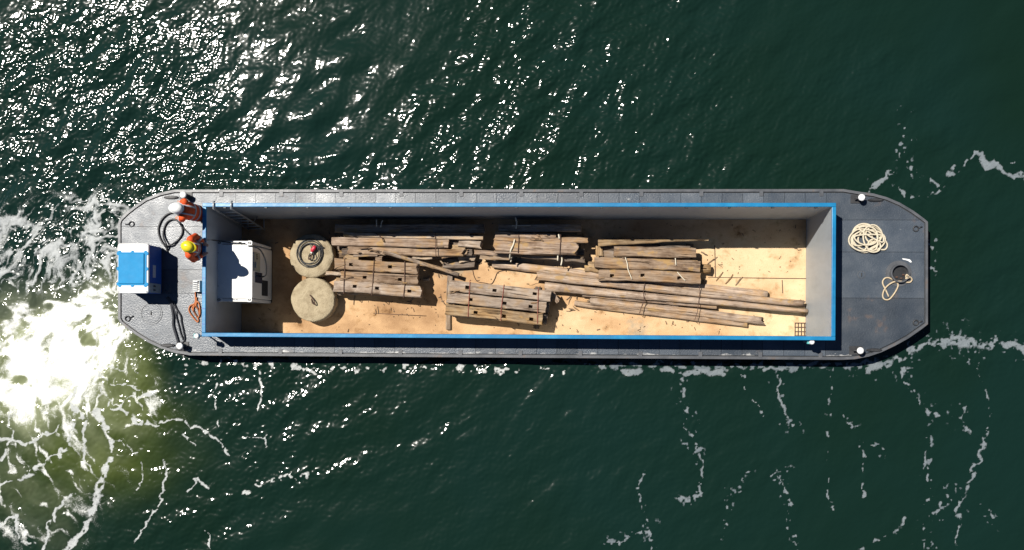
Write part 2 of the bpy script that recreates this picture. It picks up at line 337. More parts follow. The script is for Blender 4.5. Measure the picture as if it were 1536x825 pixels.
# ------------------------------------------------------------------ the barge outline
OUT_PX = [(330, 281.5), (295, 282), (262, 284.5), (240, 290), (219, 298), (202, 309.5), (190, 319), (180, 329), (178, 335),
          (178, 478), (181, 484), (192, 492.5), (205, 502), (222, 512.5), (240, 521), (260, 528), (285, 532.5), (330, 534),
          (640, 535.6), (960, 538.5), (1260, 540), (1282, 538), (1303, 534), (1322, 527.5), (1342, 518), (1362, 507), (1382, 493), (1391, 486),
          (1391, 333), (1385, 328), (1370, 317), (1350, 305), (1330, 296.5), (1310, 291), (1290, 288.5), (1265, 287), (960, 285), (640, 283)]
OUT = [at(x, y, Z_DECK).to_2d() for x, y in OUT_PX]
Y_LO, Y_HI = -.620, 3.720
OUT = [Vector((p.x, min(max(p.y, Y_LO), Y_HI))) for p in OUT]
for p in OUT:                                   # long sides are straight
    if -9.3 < p.x < 7.0: p.y = Y_HI if p.y > 1.5 else Y_LO
def offset(poly, d):
    n = len(poly); out = []
    for i in range(n):
        a, b, c = poly[i-1], poly[i], poly[(i+1) % n]
        t = ((b-a).normalized()+(c-b).normalized()).normalized(); nrm = Vector((t.y, -t.x))
        out.append(b+nrm*d)
    return out                                   # ccw outline: +d is outwards
area = sum(OUT[i-1].x*OUT[i].y-OUT[i].x*OUT[i-1].y for i in range(len(OUT)))
if area < 0: OUT.reverse()
HX0, HX1, HY0, HY1 = -9.395, 6.46, -.120, 3.250  # outside of the coaming

# ------------------------------------------------------------------ water
def vnoise(X, Y, scale, seed):
    r = np.random.default_rng(seed).random((256, 256)).astype(np.float32)
    x = X*scale; y = Y*scale; xi = np.floor(x).astype(int); yi = np.floor(y).astype(int)
    fx = x-xi; fy = y-yi; fx = fx*fx*(3-2*fx); fy = fy*fy*(3-2*fy)
    x0, x1, y0, y1 = xi & 255, (xi+1) & 255, yi & 255, (yi+1) & 255
    return (r[y0, x0]*(1-fx)+r[y0, x1]*fx)*(1-fy)+(r[y1, x0]*(1-fx)+r[y1, x1]*fx)*fy
def fbm(X, Y, scale, seed, octv=4, gain=.5):
    s = 0; a = 1; t = 0
    for k in range(octv): s = s+a*vnoise(X+k*7.3, Y-k*3.1, scale*2**k, seed+k); t += a; a *= gain
    return s/t
def ridged(X, Y, scale, seed, octv=4):
    s = 0; a = 1; t = 0
    for k in range(octv): s = s+a*(1-np.abs(2*vnoise(X+k*5.7, Y+k*9.1, scale*2**k, seed+k)-1)); t += a; a *= .55
    return s/t
def sstep(a, b, x):
    t = np.clip((x-a)/(b-a), 0, 1); return t*t*(3-2*t)
def waves(nx, ny, dx, lam0, lam1, direction, power, seed):
    rng = np.random.default_rng(seed); F = np.fft.fft2(rng.standard_normal((ny, nx)))
    kx = np.fft.fftfreq(nx, dx)[None, :]; ky = np.fft.fftfreq(ny, dx)[:, None]
    k = np.hypot(kx, ky); k[0, 0] = 1e-6
    band = np.exp(-((np.log(k)-np.log(1/math.sqrt(lam0*lam1)))/(np.log(lam1/lam0)*.45))**2)
    c = (kx*math.cos(direction)+ky*math.sin(direction))/k
    h = np.real(np.fft.ifft2(F*band/k*(.04+np.abs(c)**power)))
    gy, gx = np.gradient(h, dx); return h/np.sqrt((gx**2+gy**2).mean())     # slope rms 1

def build_water():
    dx = .026
    xc = np.arange(-16.4, 12.6, dx); yc = np.arange(-6.7, 9.7, dx)
    def ext(c):
        g = [dx]
        while sum(g) < 900: g.append(g[-1]*1.35)
        s = np.cumsum(g); return np.concatenate([c[0]-s[::-1], c, c[-1]+s]), len(g)
    xs, ex = ext(xc); ys, ey = ext(yc); nx, ny = len(xc), len(yc)
    Xc, Yc = np.meshgrid(xc, yc)
    # photo pixel of each still-water point: used only to look up where the surveyed foam lies
    Ri = MR.transposed(); P = np.stack([Xc, Yc, np.full_like(Xc, -CAM_Z)], -1) @ np.array(Ri).T
    px = PPX+FPX*P[..., 0]/-P[..., 2]; py = PPY-FPX*P[..., 1]/-P[..., 2]
    # --- waves
    s1 = waves(nx, ny, dx, .8, 1.9, math.radians(122), 3, 1); s2 = waves(nx, ny, dx, .28, .8, math.radians(128), 1.5, 2)
    s3 = waves(nx, ny, dx, .10, .22, math.radians(110), .6, 3)
    patch = fbm(Xc, Yc, .16, 40, 3); gust = .45+.95*sstep(.36, .62, patch)
    wind = np.clip(1.08-.55*sstep(950, 1400, px), .4, 1.2)
    lee = 1-(.30+.25*sstep(360, 700, px))*sstep(540, 580, py)
    h = .085*s1*wind*lee+.080*s2*wind*lee*gust+.092*s3*wind*lee*gust
    # stern wave train hugging the quarter
    sel = (px > 60) & (px < 640) & (py < 330) & (py > 150)
    q = np.stack([Xc[sel], Yc[sel]], -1); dmin = np.full(len(q), 9.0)
    O = np.array([tuple(p) for p in OUT])
    for i in range(len(O)):
        a, b = O[i-1], O[i]; ab = b-a; t = np.clip(((q-a)@ab)/(ab@ab), 0, 1); dmin = np.minimum(dmin, np.linalg.norm(q-a-t[:, None]*ab, axis=1))
    dw = dmin+.12*fbm(q[:, 0], q[:, 1], 1.2, 70, 3)
    win = sstep(60, 170, px[sel])*(1-sstep(380, 640, px[sel]))
    h[sel] += .014*np.sin(2*math.pi*dw/.25)*np.exp(-dmin/.75)*win
    # --- foam, thin foam and stirred-up silt
    wx = px+16*(fbm(px, py, 1/38, 5, 4)-.5)*2; wy = py+16*(fbm(px, py, 1/38, 25, 4)-.5)*2
    foam = np.zeros_like(px); thin = np.zeros_like(px); silt = np.zeros_like(px)
    def ell(cx, cy, rx, ry, X=wx, Y=wy): return np.exp(-(((X-cx)/rx)**2+((Y-cy)/ry)**2))
    core = ell(105, 478, 84, 52)+ell(25, 540, 80, 66)+.9*ell(160, 450, 40, 42)+.9*ell(110, 545, 72, 40)+.7*ell(60, 600, 88, 34)
    # flow coordinates of the wash: r away from the propeller, th round it (0 = straight astern)
    rr_ = np.hypot(wx-188, wy-455)+1; th_ = np.arctan2(wy-455, -(wx-188))
    sw = th_+.35*np.sin(rr_/85.0)
    net = ell(70, 640, 165, 95)+.8*ell(40, 770, 105, 90)+.55*ell(165, 590, 75, 65)
    ra = ridged(rr_/95, sw*4.2, 1.0, 60, 4); rb_ = ridged(rr_/42+.4*fbm(px, py, 1/25, 61, 3), sw*8.0, 1.0, 66, 4); rc = ridged(px/26, py/26, 1.0, 69, 3)
    cn = fbm(rr_/26, sw*7, 1.0, 80, 5); cr_ = ridged(rr_/34, sw*9, 1.0, 84, 4)
    boil = fbm(wx, wy, 1/34, 86, 3)
    foam = np.maximum(foam, np.clip(core*.84-.05+(cn-.5)*1.3+(cr_-.6)*1.3-.9*sstep(.60, .78, boil), 0, 1.0)*sstep(.06, .55, core))
    aer = np.clip(core*.60+.12*net*cn*2-.05, 0, .85)*(.45+.85*cn)*(1-.55*sstep(.58, .78, boil))
    # filaments trailing outwards round the wash
    foam = np.maximum(foam, sstep(.70, .92, ra)*np.clip(net*1.05, 0, .86)*(.55+rc*.6))
    foam = np.maximum(foam, sstep(.74, .93, rb_)*np.clip(net*1.05-.03, 0, .82)*(.5+rc*.7))
    # turbulent arcs curling off the quarter above the wash
    turb = ell(75, 362, 140, 60, px, py)+.5*ell(60, 410, 110, 30, px, py)+.7*ell(150, 325, 60, 40, px, py)
    st = ridged(rr_/17+.5*fbm(px, py, 1/22, 90, 3), sw*3.4, 1.0, 95, 5); st2 = ridged(rr_/9, sw*7+fbm(px, py, 1/30, 91, 3), 1.0, 98, 4)
    fu = np.maximum(sstep(.52, .86, st), .9*sstep(.60, .90, st2))*np.clip(turb*1.5, 0, 1)*.92*(.6+.7*fbm(px, py, 1/28, 99, 3))
    thin = np.maximum(thin, np.where(fu > foam, .5, 0)); foam = np.maximum(foam, fu)
    h += .06*np.clip(turb+core+.25*net, 0, 1)*(fbm(wx, wy, 1/13, 101, 4)-.5)+.05*(st-.6)*np.clip(turb, 0, 1)
    silt = np.clip(.9*ell(195, 560, 58, 58)+.75*ell(115, 650, 120, 85)+.55*ell(45, 770, 95, 70)+.5*ell(235, 605, 55, 38)+.5*ell(175, 705, 80, 45)+.8*core*sstep(455, 520, py), 0, 1)*(.55+.75*fbm(wx, wy, 1/45, 110, 4))
    silt = .8*np.clip(silt, 0, 1)*(1-.7*sstep(690, 800, py))*(1-sstep(205, 268, px)*(1-sstep(570, 660, py)))  # silt cut off beside the hull paints the edge of its shadow
    def poly(pts, w, thinv=1.0, chain=0.0, strength=1.0, seed=0, warp=5.0):
        P_ = np.array(pts, float); m = w+22
        s = (px > P_[:, 0].min()-m) & (px < P_[:, 0].max()+m) & (py > P_[:, 1].min()-m) & (py < P_[:, 1].max()+m)
        if not s.any(): return
        X = px[s]+warp*2*(fbm(px[s], py[s], 1/13, 200+seed, 4)-.5); Y = py[s]+warp*2*(fbm(px[s], py[s], 1/13, 230+seed, 4)-.5)
        d = np.full(X.shape, 99.0)
        for a, b in zip(P_[:-1], P_[1:]):
            ab = b-a; t = np.clip(((X-a[0])*ab[0]+(Y-a[1])*ab[1])/(ab@ab+1e-9), 0, 1); d = np.minimum(d, np.hypot(X-a[0]-t*ab[0], Y-a[1]-t*ab[1]))
        ww = w*(.35+1.3*fbm(X, Y, 1/28, 260+seed, 2))
        f = 1-sstep(ww*.35, ww*1.05, d)
        if chain: f = f*sstep(chain-.08, chain+.10, fbm(px[s], py[s], 1/6.0, 290+seed, 2))
        f = f*strength; cur = foam[s]; foam[s] = np.maximum(cur, f); tt = thin[s]; thin[s] = np.where(f > cur, thinv, tt)
    # foam streaks round the bow and along the side, as surveyed
    A = [([(1303, 286), (1322, 274), (1332, 264), (1337, 258)], 6, 0), ([(1425, 259), (1445, 246), (1462, 226), (1474, 232), (1478, 250), (1490, 247), (1510, 257), (1540, 270)], 7, 0),
         ([(1300, 552), (1340, 545), (1365, 528), (1392, 514), (1425, 512), (1440, 506), (1460, 514), (1480, 518), (1500, 513), (1540, 526)], 9, 0), ([(1430, 512), (1450, 512), (1462, 518)], 11, 0),
         ([(1392, 270), (1402, 275), (1408, 285)], 4, 0), ([(1396, 400), (1404, 402)], 4, 0), ([(1394, 360), (1401, 374)], 3, 0), ([(1480, 648), (1470, 680), (1455, 720), (1443, 752)], 5, 0),
         ([(1020, 560), (1023, 590), (1030, 640), (1035, 655), (1047, 680), (1051, 722)], 5, .5), ([(1051, 725), (1050, 745), (1036, 752), (1014, 746)], 4.5, 0),
         ([(1112, 562), (1122, 585), (1132, 603), (1146, 622)], 5, .5), ([(1166, 565), (1170, 585), (1174, 604)], 5, 0), ([(1174, 610), (1182, 632), (1208, 648)], 5, .45),
         ([(1243, 565), (1243, 640), (1246, 690), (1242, 740), (1252, 800)], 4, .55), ([(1355, 552), (1356, 572), (1370, 586)], 3, 0), ([(1375, 595), (1395, 622), (1415, 618)], 5, .55),
         ([(970, 700), (957, 732), (966, 768), (973, 800), (975, 830)], 6, .5), ([(965, 795), (938, 808), (918, 828)], 6, .48), ([(1165, 706), (1176, 736), (1184, 758)], 5, .3), ([(1182, 770), (1186, 800), (1200, 828)], 5, .5),
         ([(1125, 700), (1112, 730), (1090, 750), (1086, 800)], 5, .55), ([(1390, 655), (1390, 700), (1393, 740), (1385, 770), (1388, 825)], 5, .55), ([(1485, 645), (1488, 620), (1478, 580), (1465, 548), (1450, 535)], 5, .52),
         ([(1437, 755), (1438, 790), (1434, 820)], 5, .4), ([(1445, 605), (1440, 630), (1452, 645)], 5, .45), ([(1360, 780), (1340, 800), (1310, 815), (1285, 828)], 6, .52), ([(1430, 735), (1410, 760), (1400, 772)], 6, .5),
         ([(1292, 660), (1312, 665), (1325, 685)], 4, .5), ([(1293, 670), (1292, 710), (1296, 750)], 5, .52), ([(1262, 625), (1280, 640)], 4, .4), ([(1356, 170), (1357, 200), (1350, 230), (1368, 262)], 6, .56), ([(1340, 275), (1365, 300), (1400, 290), (1420, 280)], 5, .5),
         ([(1478, 765), (1495, 785)], 4, .4), ([(1185, 700), (1160, 715)], 4, .4), ([(1490, 235), (1520, 240), (1540, 225)], 6, .55)]
    for i, (p, w, c) in enumerate(A): 
        poly(p, w*(.8 if not c else .62), .9, c+.04 if c else .36, .9, i, 9)
        if i % 3 != 1: poly(p, w*3.5, .95, .74, .85, i+400, 14)
    # foam gathered against the side
    poly([(905, 548), (1000, 550), (1100, 550), (1200, 549), (1330, 546)], 7, .95, .44, .85, 50, 10)
    for i, (a, b, y, w) in enumerate([(938, 956, 556, 7), (990, 1010, 555, 5), (1030, 1084, 558, 8), (1148, 1172, 555, 6), (875, 900, 549, 3)]): poly([(a, y), (b, y)], w*.9, .9, .30, .9, 60+i, 7)
    poly([(285, 547), (420, 550), (560, 553), (700, 555), (860, 554)], 6, .3, .60, .8, 70, 12)
    # veins of the wash
    B = [([(128, 548), (120, 574), (106, 597), (112, 615), (125, 632), (124, 686), (139, 706)], 5), ([(140, 614), (160, 643), (169, 672), (155, 708), (140, 765), (119, 801), (92, 828)], 7),
         ([(160, 607), (176, 612), (200, 630), (232, 637), (264, 630), (290, 637), (313, 651), (330, 667), (344, 683)], 4.5), ([(180, 660), (210, 686), (214, 709), (203, 735)], 2.6), ([(245, 690), (248, 738), (229, 773), (199, 813)], 3.4),
         ([(-5, 728), (38, 716), (70, 694), (104, 669), (112, 640)], 5), ([(108, 740), (86, 766), (72, 797), (64, 828)], 4.5), ([(-5, 797), (24, 770), (30, 808), (48, 816)], 4), ([(139, 546), (168, 553), (208, 557)], 2.4), ([(143, 562), (172, 577), (212, 581)], 2.4),
         ([(154, 583), (175, 607), (205, 592), (230, 594)], 2.2), ([(275, 653), (294, 667)], 2.6), ([(307, 798), (318, 818)], 3), ([(365, 656), (398, 656)], 2.6), ([(398, 655), (404, 672)], 2.4), ([(277, 735), (300, 716), (314, 736)], 3), ([(-5, 660), (40, 665), (90, 640)], 5), ([(0, 690), (20, 650), (12, 620)], 5)]
    for i, (p, w) in enumerate(B): poly(p, w*.8, .45, .30, .85, 100+i, 9)
    poly([(390, 560), (391, 590), (388, 615)], 3, .3, .4, .9, 130); poly([(330, 560), (320, 590), (328, 640)], 3, .3, .56, .9, 131); poly([(365, 740), (400, 720), (460, 712)], 7, .3, .5, .8, 132)
    # --- assemble the sheet (open where the hull floats)
    NX, NY = len(xs), len(ys); Z = np.zeros((NY, NX))
    ed = np.minimum(np.minimum(Xc-xc[0], xc[-1]-Xc), np.minimum(Yc-yc[0], yc[-1]-Yc)); h *= sstep(0, .5, ed)
    Z[ey:ey+ny, ex:ex+nx] = h
    def full(a): f = np.zeros((NY, NX), np.float32); f[ey:ey+ny, ex:ex+nx] = a*sstep(0, .5, ed); return f.ravel()
    XX, YY = np.meshgrid(xs, ys)
    co = np.stack([XX, YY, Z], -1).reshape(-1, 3).astype(np.float32)
    idx = np.arange(NX*NY).reshape(NY, NX); quads = np.stack([idx[:-1, :-1], idx[:-1, 1:], idx[1:, 1:], idx[1:, :-1]], -1).reshape(-1, 4)
    cxy = co[quads].mean(1)[:, :2]; inn = np.zeros(len(cxy), bool)
    near = (cxy[:, 0] > -12.2) & (cxy[:, 0] < 9.2) & (cxy[:, 1] > -.8) & (cxy[:, 1] < 3.9); qn = cxy[near]; ins = np.zeros(len(qn), bool)
    IN = np.array([tuple(p) for p in offset(OUT, -.12)])
    for i in range(len(IN)):
        a, b = IN[i-1], IN[i]
        if a[1] == b[1]: continue
        cr = ((a[1] > qn[:, 1]) != (b[1] > qn[:, 1])) & (qn[:, 0] < (b[0]-a[0])*(qn[:, 1]-a[1])/(b[1]-a[1])+a[0]); ins ^= cr
    inn[near] = ins; quads = quads[~inn]
    me = bpy.data.meshes.new('river_water'); nq = len(quads)
    me.vertices.add(len(co)); me.vertices.foreach_set('co', co.ravel())
    me.loops.add(nq*4); me.loops.foreach_set('vertex_index', quads.ravel().astype(np.int32))
    me.polygons.add(nq); me.polygons.foreach_set('loop_start', np.arange(0, nq*4, 4, dtype=np.int32)); me.polygons.foreach_set('loop_total', np.full(nq, 4, np.int32))
    me.polygons.foreach_set('use_smooth', np.ones(nq, bool)); me.update()
    for n_, a in (('foam', foam), ('thinness', thin), ('silt', silt), ('aeration', aer)):
        at_ = me.attributes.new(n_, 'FLOAT', 'POINT'); at_.data.foreach_set('value', full(np.clip(a, 0, 1.2)))
    me.materials.append(M['water'])
    o = bpy.data.objects.new('river_water', me); COL.objects.link(o)
    tag(o, 'dark green river water with sun glitter, white propeller wash and foam streaks', 'water', kind='structure')
build_water()

# ------------------------------------------------------------------ the barge
BG = empty('barge', (-1.5, 1.55, -1.25), 'long dark grey hopper barge with blue coaming round its open hold', 'barge')
def ring_wall(name, outer, inner, z0, z1, mat, parent):
    n = len(outer); V = [(p.x, p.y, z0) for p in outer]+[(p.x, p.y, z1) for p in outer]+[(p.x, p.y, z0) for p in inner]+[(p.x, p.y, z1) for p in inner]
    F = []
    for i in range(n):
        j = (i+1) % n; F += [(i, j, n+j, n+i), (2*n+j, 2*n+i, 3*n+i, 3*n+j), (n+i, n+j, 3*n+j, 3*n+i), (j, i, 2*n+i, 2*n+j)]
    return mk(name, V, F, mat, parent)
ring_wall('hull', offset(OUT, -.05), offset(OUT, -.09), -1.25, Z_DECK-.035, M['hull'], BG)
# bottom and a sealed under-deck so no light leaks round the hold
slab('hull_bottom', [tuple(p) for p in offset(OUT, -.06)], -1.25, -1.20, M['hull'], BG)
# fender rail along the edge, with a slot between it and the deck
ring_wall('fender_rail', offset(OUT, .012), offset(OUT, -.055), Z_DECK-.22, Z_DECK+.012, M['rail'], BG)
DECK_OUT = [tuple(p) for p in offset(OUT, -.085)]
def plate(poly, t=.4):
    if len(poly) < 3: return
    s = math.radians(t); slab('deck_plate', poly, Z_DECK-.03, Z_DECK, M['deck'], BG, (random.uniform(-s, s), random.uniform(-s, s)))
G = .004
# side decks, one plate per frame bay
nb = 30; xe = np.linspace(HX0, HX1, nb+1)
for a, b in zip(xe[:-1], xe[1:]):
    for lo, hi in ((HY1-.01, 9), (-9, HY0+.01)):
        plate(clip_band(clip_band(DECK_OUT, 0, a+G, b-G), 1, lo, hi), .7)
ybow = [-9, at(1300, 447, Z_DECK).y, at(1300, 378, Z_DECK).y, at(1300, 330, Z_DECK).y, 9]
for a, b in zip(ybow[:-1], ybow[1:]): plate(clip_band(clip_band(DECK_OUT, 0, HX1+G, 99), 1, a+G, b-G), .15)
yst = [-9, at(285, 440, Z_DECK).y, at(285, 404, Z_DECK).y, at(285, 340, Z_DECK).y, 9]
for a, b in zip(yst[:-1], yst[1:]): plate(clip_band(clip_band(DECK_OUT, 0, -99, HX0-G), 1, a+G, b-G), .3)
# brackets bridging the slot
for k in range(13):
    x = at(332+90*k, 283, Z_DECK).x
    if x > HX1+1.2: break
    for y0, y1 in ((Y_HI-.17, Y_HI-.03), (Y_LO+.03, Y_LO+.17)):
        box('rail_bracket', (x-.05, y0, Z_DECK+.002), (x+.05, y1, Z_DECK+.018), M['rail'], BG, .003)
# hold: grey lining, blue coaming outside, blue rim bar on top
T1, T2 = .045, .085          # blue plate, then lining
zl = Z_RIM-.05
box('hold_wall', (HX0+T2-.04, HY1-T2, Z_FLOOR-.1), (HX1-T2+.04, HY1-T1, zl), M['grey_wall'], BG, 0)
box('hold_wall', (HX0+T2-.04, HY0+T1, Z_FLOOR-.1), (HX1-T2+.04, HY0+T2, zl), M['grey_wall'], BG, 0)
box('hold_wall', (HX0+T1, HY0+T2, Z_FLOOR-.1), (HX0+T2, HY1-T2, zl), M['grey_wall'], BG, 0)
box('hold_wall', (HX1-T2, HY0+T2, Z_FLOOR-.1), (HX1-T1, HY1-T2, zl), M['grey_wall'], BG, 0)
def coaming(lo, hi, rlo, rhi):
    c = box('coaming_wall', (lo[0], lo[1], Z_DECK-.3), (hi[0], hi[1], zl+.002), M['blue'], BG, 0)
    box('rim_bar', (rlo[0], rlo[1], Z_RIM-.052), (rhi[0], rhi[1], Z_RIM), M['blue'], c, .012, 2)
e = .012
coaming((HX0, HY1-T1+.001), (HX1, HY1), (HX0-e, HY1-T2-.003), (HX1+e, HY1+e))
coaming((HX0, HY0), (HX1, HY0+T1-.001), (HX0-e, HY0-e), (HX1+e, HY0+T2+.003))
coaming((HX0, HY0+T1), (HX0+T1-.001, HY1-T1), (HX0-e, HY0+T2+.004), (HX0+T2+.003, HY1-T2-.004))
coaming((HX1-T1+.001, HY0+T1), (HX1, HY1-T1), (HX1-T2-.003, HY0+T2+.004), (HX1+e, HY1-T2-.004))
# floor plates of the hold
fx = np.linspace(HX0+T2, HX1-T2, 7)
for a, b in zip(fx[:-1], fx[1:]): box('floor_plate', (a+.003, HY0+T2+.002, Z_FLOOR-.06), (b-.003, HY1-T2-.002, Z_FLOOR-.012), M['gray_panel'], BG, 0)
# lashing lugs under the rim
for k in range(15):
    x = HX0+.55+k*1.06
    box('lashing_lug', (x-.035, HY1-T2-.035, Z_RIM-.10), (x+.035, HY1-T2-.004, Z_RIM-.03), M['dark_steel'], BG, .003)
for k in range(8): box('rim_stripe', (HX0-.002, HY0+.3+k*.39, Z_RIM+.001), (HX0+T2-.01, HY0+.318+k*.39, Z_RIM+.004), M['navy'], BG, 0)  # thin darker blue bars across the stern rim
# white painted strip on the far wall, sump grate at the bow end
p0 = at(735, 315, .75); p1 = at(767, 315, .75)
box('depth_mark', (p0.x, HY1-T2-.004, .735), (p1.x, HY1-T2-.0005, .775), M['white'], BG, 0)
c = at(1202, 494, Z_FLOOR+.02)
bm = bmesh.new()
for k in range(5): bm_box(bm, (c.x-.17+k*.085-.008, c.y-.17, Z_FLOOR-.005), (c.x-.17+k*.085+.008, c.y+.17, Z_FLOOR+.035))
for k in (-.175, -.06, .06, .175): bm_box(bm, (c.x-.18, c.y+k-.01, Z_FLOOR-.003), (c.x+.18, c.y+k+.01, Z_FLOOR+.038))
mkbm('sump_grate', bm, M['wire'], BG)
for (x0, y0), (x1, y1) in (((1072, 368), (1073, 416)), ((1062, 416), (1210, 418)), ((1173, 420), (1174, 440)), ((560, 470), (640, 474))):
    a, b = at(x0, y0, Z_FLOOR), at(x1, y1, Z_FLOOR); tube('floor_weld', [(a.x, a.y, Z_FLOOR+.014), ((a.x+b.x)/2, (a.y+b.y)/2, Z_FLOOR+.018), (b.x, b.y, Z_FLOOR+.014)], .011, M['wire'], BG, 5)
# bollards with white caps, dark chocks beside them
def bollard(x, y, sx):
    p = at(x, y, Z_DECK+.3)
    b = cyl('bollard', (p.x, p.y), .062, Z_DECK+.001, Z_DECK+.26, M['dark_steel'], BG, 18)
    bm = bmesh.new(); bm_cyl(bm, p, .085, Z_DECK+.262, Z_DECK+.31, 20, .085, .02); mkbm('cap', bm, M['cap_white'], b)
    box('base_plate', (p.x-.20, p.y-.11, Z_DECK+.003), (p.x+.13, p.y+.11, Z_DECK+.02), M['dark_steel'], b, .004)
    tube('cross_bar', [(p.x-.14, p.y, Z_DECK+.15), (p.x+.14, p.y, Z_DECK+.15)], .022, M['dark_steel'], b, 8)
    q = Vector((p.x+sx*.43, p.y-.03 if p.y > 1 else p.y+.01))
    bm = bmesh.new(); n = 14
    for s_, (rx, ry, z0, z1) in enumerate(((.21, .05, .003, .05), (.17, .025, .05, .07))):
        a = [bm.verts.new((q.x+rx*math.cos(2*math.pi*i/n), q.y+ry*math.sin(2*math.pi*i/n), Z_DECK+z0)) for i in range(n)]
        t = [bm.verts.new((q.x+rx*.85*math.cos(2*math.pi*i/n), q.y+ry*.7*math.sin(2*math.pi*i/n), Z_DECK+z1)) for i in range(n)]
        for i in range(n): bm.faces.new((a[i], a[(i+1) % n], t[(i+1) % n], t[i]))
        bm.faces.new(t)
    mkbm('mooring_chock', bm, M['dark_steel'], BG)
bollard(1293, 296, 1); bollard(1291, 526, 1); bollard(269, 519, -1); bollard(274, 292, -1)
# ring bolts near the corners
for x, y, a in ((197, 336, 3.2), (191, 478, .4), (1374, 343, .3), (1374, 484, .2)):
    p = at(x, y, Z_DECK+.03); R_ = .065
    r_ = tube('ring_bolt', [(p.x+R_*math.cos(t), p.y+R_*math.sin(t), Z_DECK+.02+.01*math.sin(t)) for t in np.linspace(0, 6.283, 15)[:-1]], .016, M['dark_steel'], BG, 6, 0, True)
    tube('shank', [(p.x+math.cos(a)*R_*.9, p.y+math.sin(a)*R_*.9, Z_DECK+.02), (p.x+math.cos(a)*.17, p.y+math.sin(a)*.17, Z_DECK+.012)], .018, M['dark_steel'], r_, 6)
# bow manhole with raised rim, flush covers
p = at(1350, 410, Z_DECK+.1)
def annulus(name, c, r0, r1, z0, z1, mat, parent, n=28):
    A = [Vector((c[0]+r1*math.cos(2*math.pi*i/n), c[1]+r1*math.sin(2*math.pi*i/n))) for i in range(n)]
    B = [Vector((c[0]+r0*math.cos(2*math.pi*i/n), c[1]+r0*math.sin(2*math.pi*i/n))) for i in range(n)]
    return ring_wall(name, A, B, z0, z1, mat, parent)
mh = annulus('manhole', p, .205, .235, Z_DECK+.002, Z_DECK+.14, M['rail'], BG)
annulus('base_ring', p, .236, .33, Z_DECK+.002, Z_DECK+.012, M['rail'], mh)
cyl('dark_well_disc', p, .204, Z_DECK+.002, Z_DECK+.012, M['rubber'], mh, 24)  # flat black disc; the dark of the open hole is in its colour
for dx, dy in ((-.06, -.09), (.05, -.12), (.11, -.03)): box('strongback', (p.x+dx-.03, p.y+dy-.02, Z_DECK+.013), (p.x+dx+.03, p.y+dy+.02, Z_DECK+.05), M['wire'], mh, .004)
for x, y, r in ((1292, 412, .10), (227, 470, .30)):
    p = at(x, y, Z_DECK); cv = annulus('deck_cover', p, r*.86, r, Z_DECK+.003, Z_DECK+.011, M['rail'] if r < .2 else M['deck'], BG)
    cyl('cover_plate', p, r*.83, Z_DECK+.002, Z_DECK+.008, M['deck'], cv, 28)
    box('lifting_lug', (p.x-.012, p.y-.05, Z_DECK+.009), (p.x+.012, p.y+.05, Z_DECK+.03), M['dark_steel'], cv, .003)
# lamp standards clamped to the coaming corners
for x, y, y_w in ((295, 504, HY0), (1218, 513, HY0)):
    p = at(x, y, Z_RIM-.08); ls = cyl('lamp_standard', p, .02, Z_DECK+.002, Z_RIM-.16, M['galv'], BG, 10)
    cyl('lamp_glass', p, .07, Z_RIM-.159, Z_RIM-.05, M['cap_white'], ls, 16, .06, .015)
    box('lamp_clamp', (p.x-.10, p.y-.05, Z_RIM-.22), (p.x-.025, p.y+.06, Z_RIM-.13), M['teal'], ls, .006)
# drips on deck
for x, y in ((1360, 391), ):
    p = at(x, y, Z_DECK); slab('paint_splash', [(p.x-.12, p.y+.06), (p.x-.10, p.y+.03), (p.x+.02, p.y+.0), (p.x+.10, p.y-.05), (p.x+.13, p.y-.03), (p.x+.08, p.y+.03), (p.x-.02, p.y+.05)], Z_DECK+.003, Z_DECK+.006, M['cap_white'], BG)

# ------------------------------------------------------------------ sand in the hold
def build_sand():
    xs = np.linspace(HX0+T2+.004, HX1-T2-.004, 330); ys = np.linspace(HY0+T2+.004, HY1-T2-.004, 76); X, Y = np.meshgrid(xs, ys)
    Z = Z_FLOOR-.006+.028*fbm(X, Y, .7, 500, 4)*sstep(.3, .55, fbm(X, Y, .4, 520, 3))+.012*fbm(X, Y, 3.5, 540, 3)
    n, m = Z.shape; V = np.stack([X, Y, Z], -1).reshape(-1, 3); i = np.arange(n*m).reshape(n, m)
    Q = np.stack([i[:-1, :-1], i[:-1, 1:], i[1:, 1:], i[1:, :-1]], -1).reshape(-1, 4)
    tag(mk('sand', V, Q.tolist(), M['sand'], None, True), 'thin layer of pale orange sand spread over the hold floor', 'sand', kind='stuff')
build_sand()
ZS = Z_FLOOR+.012

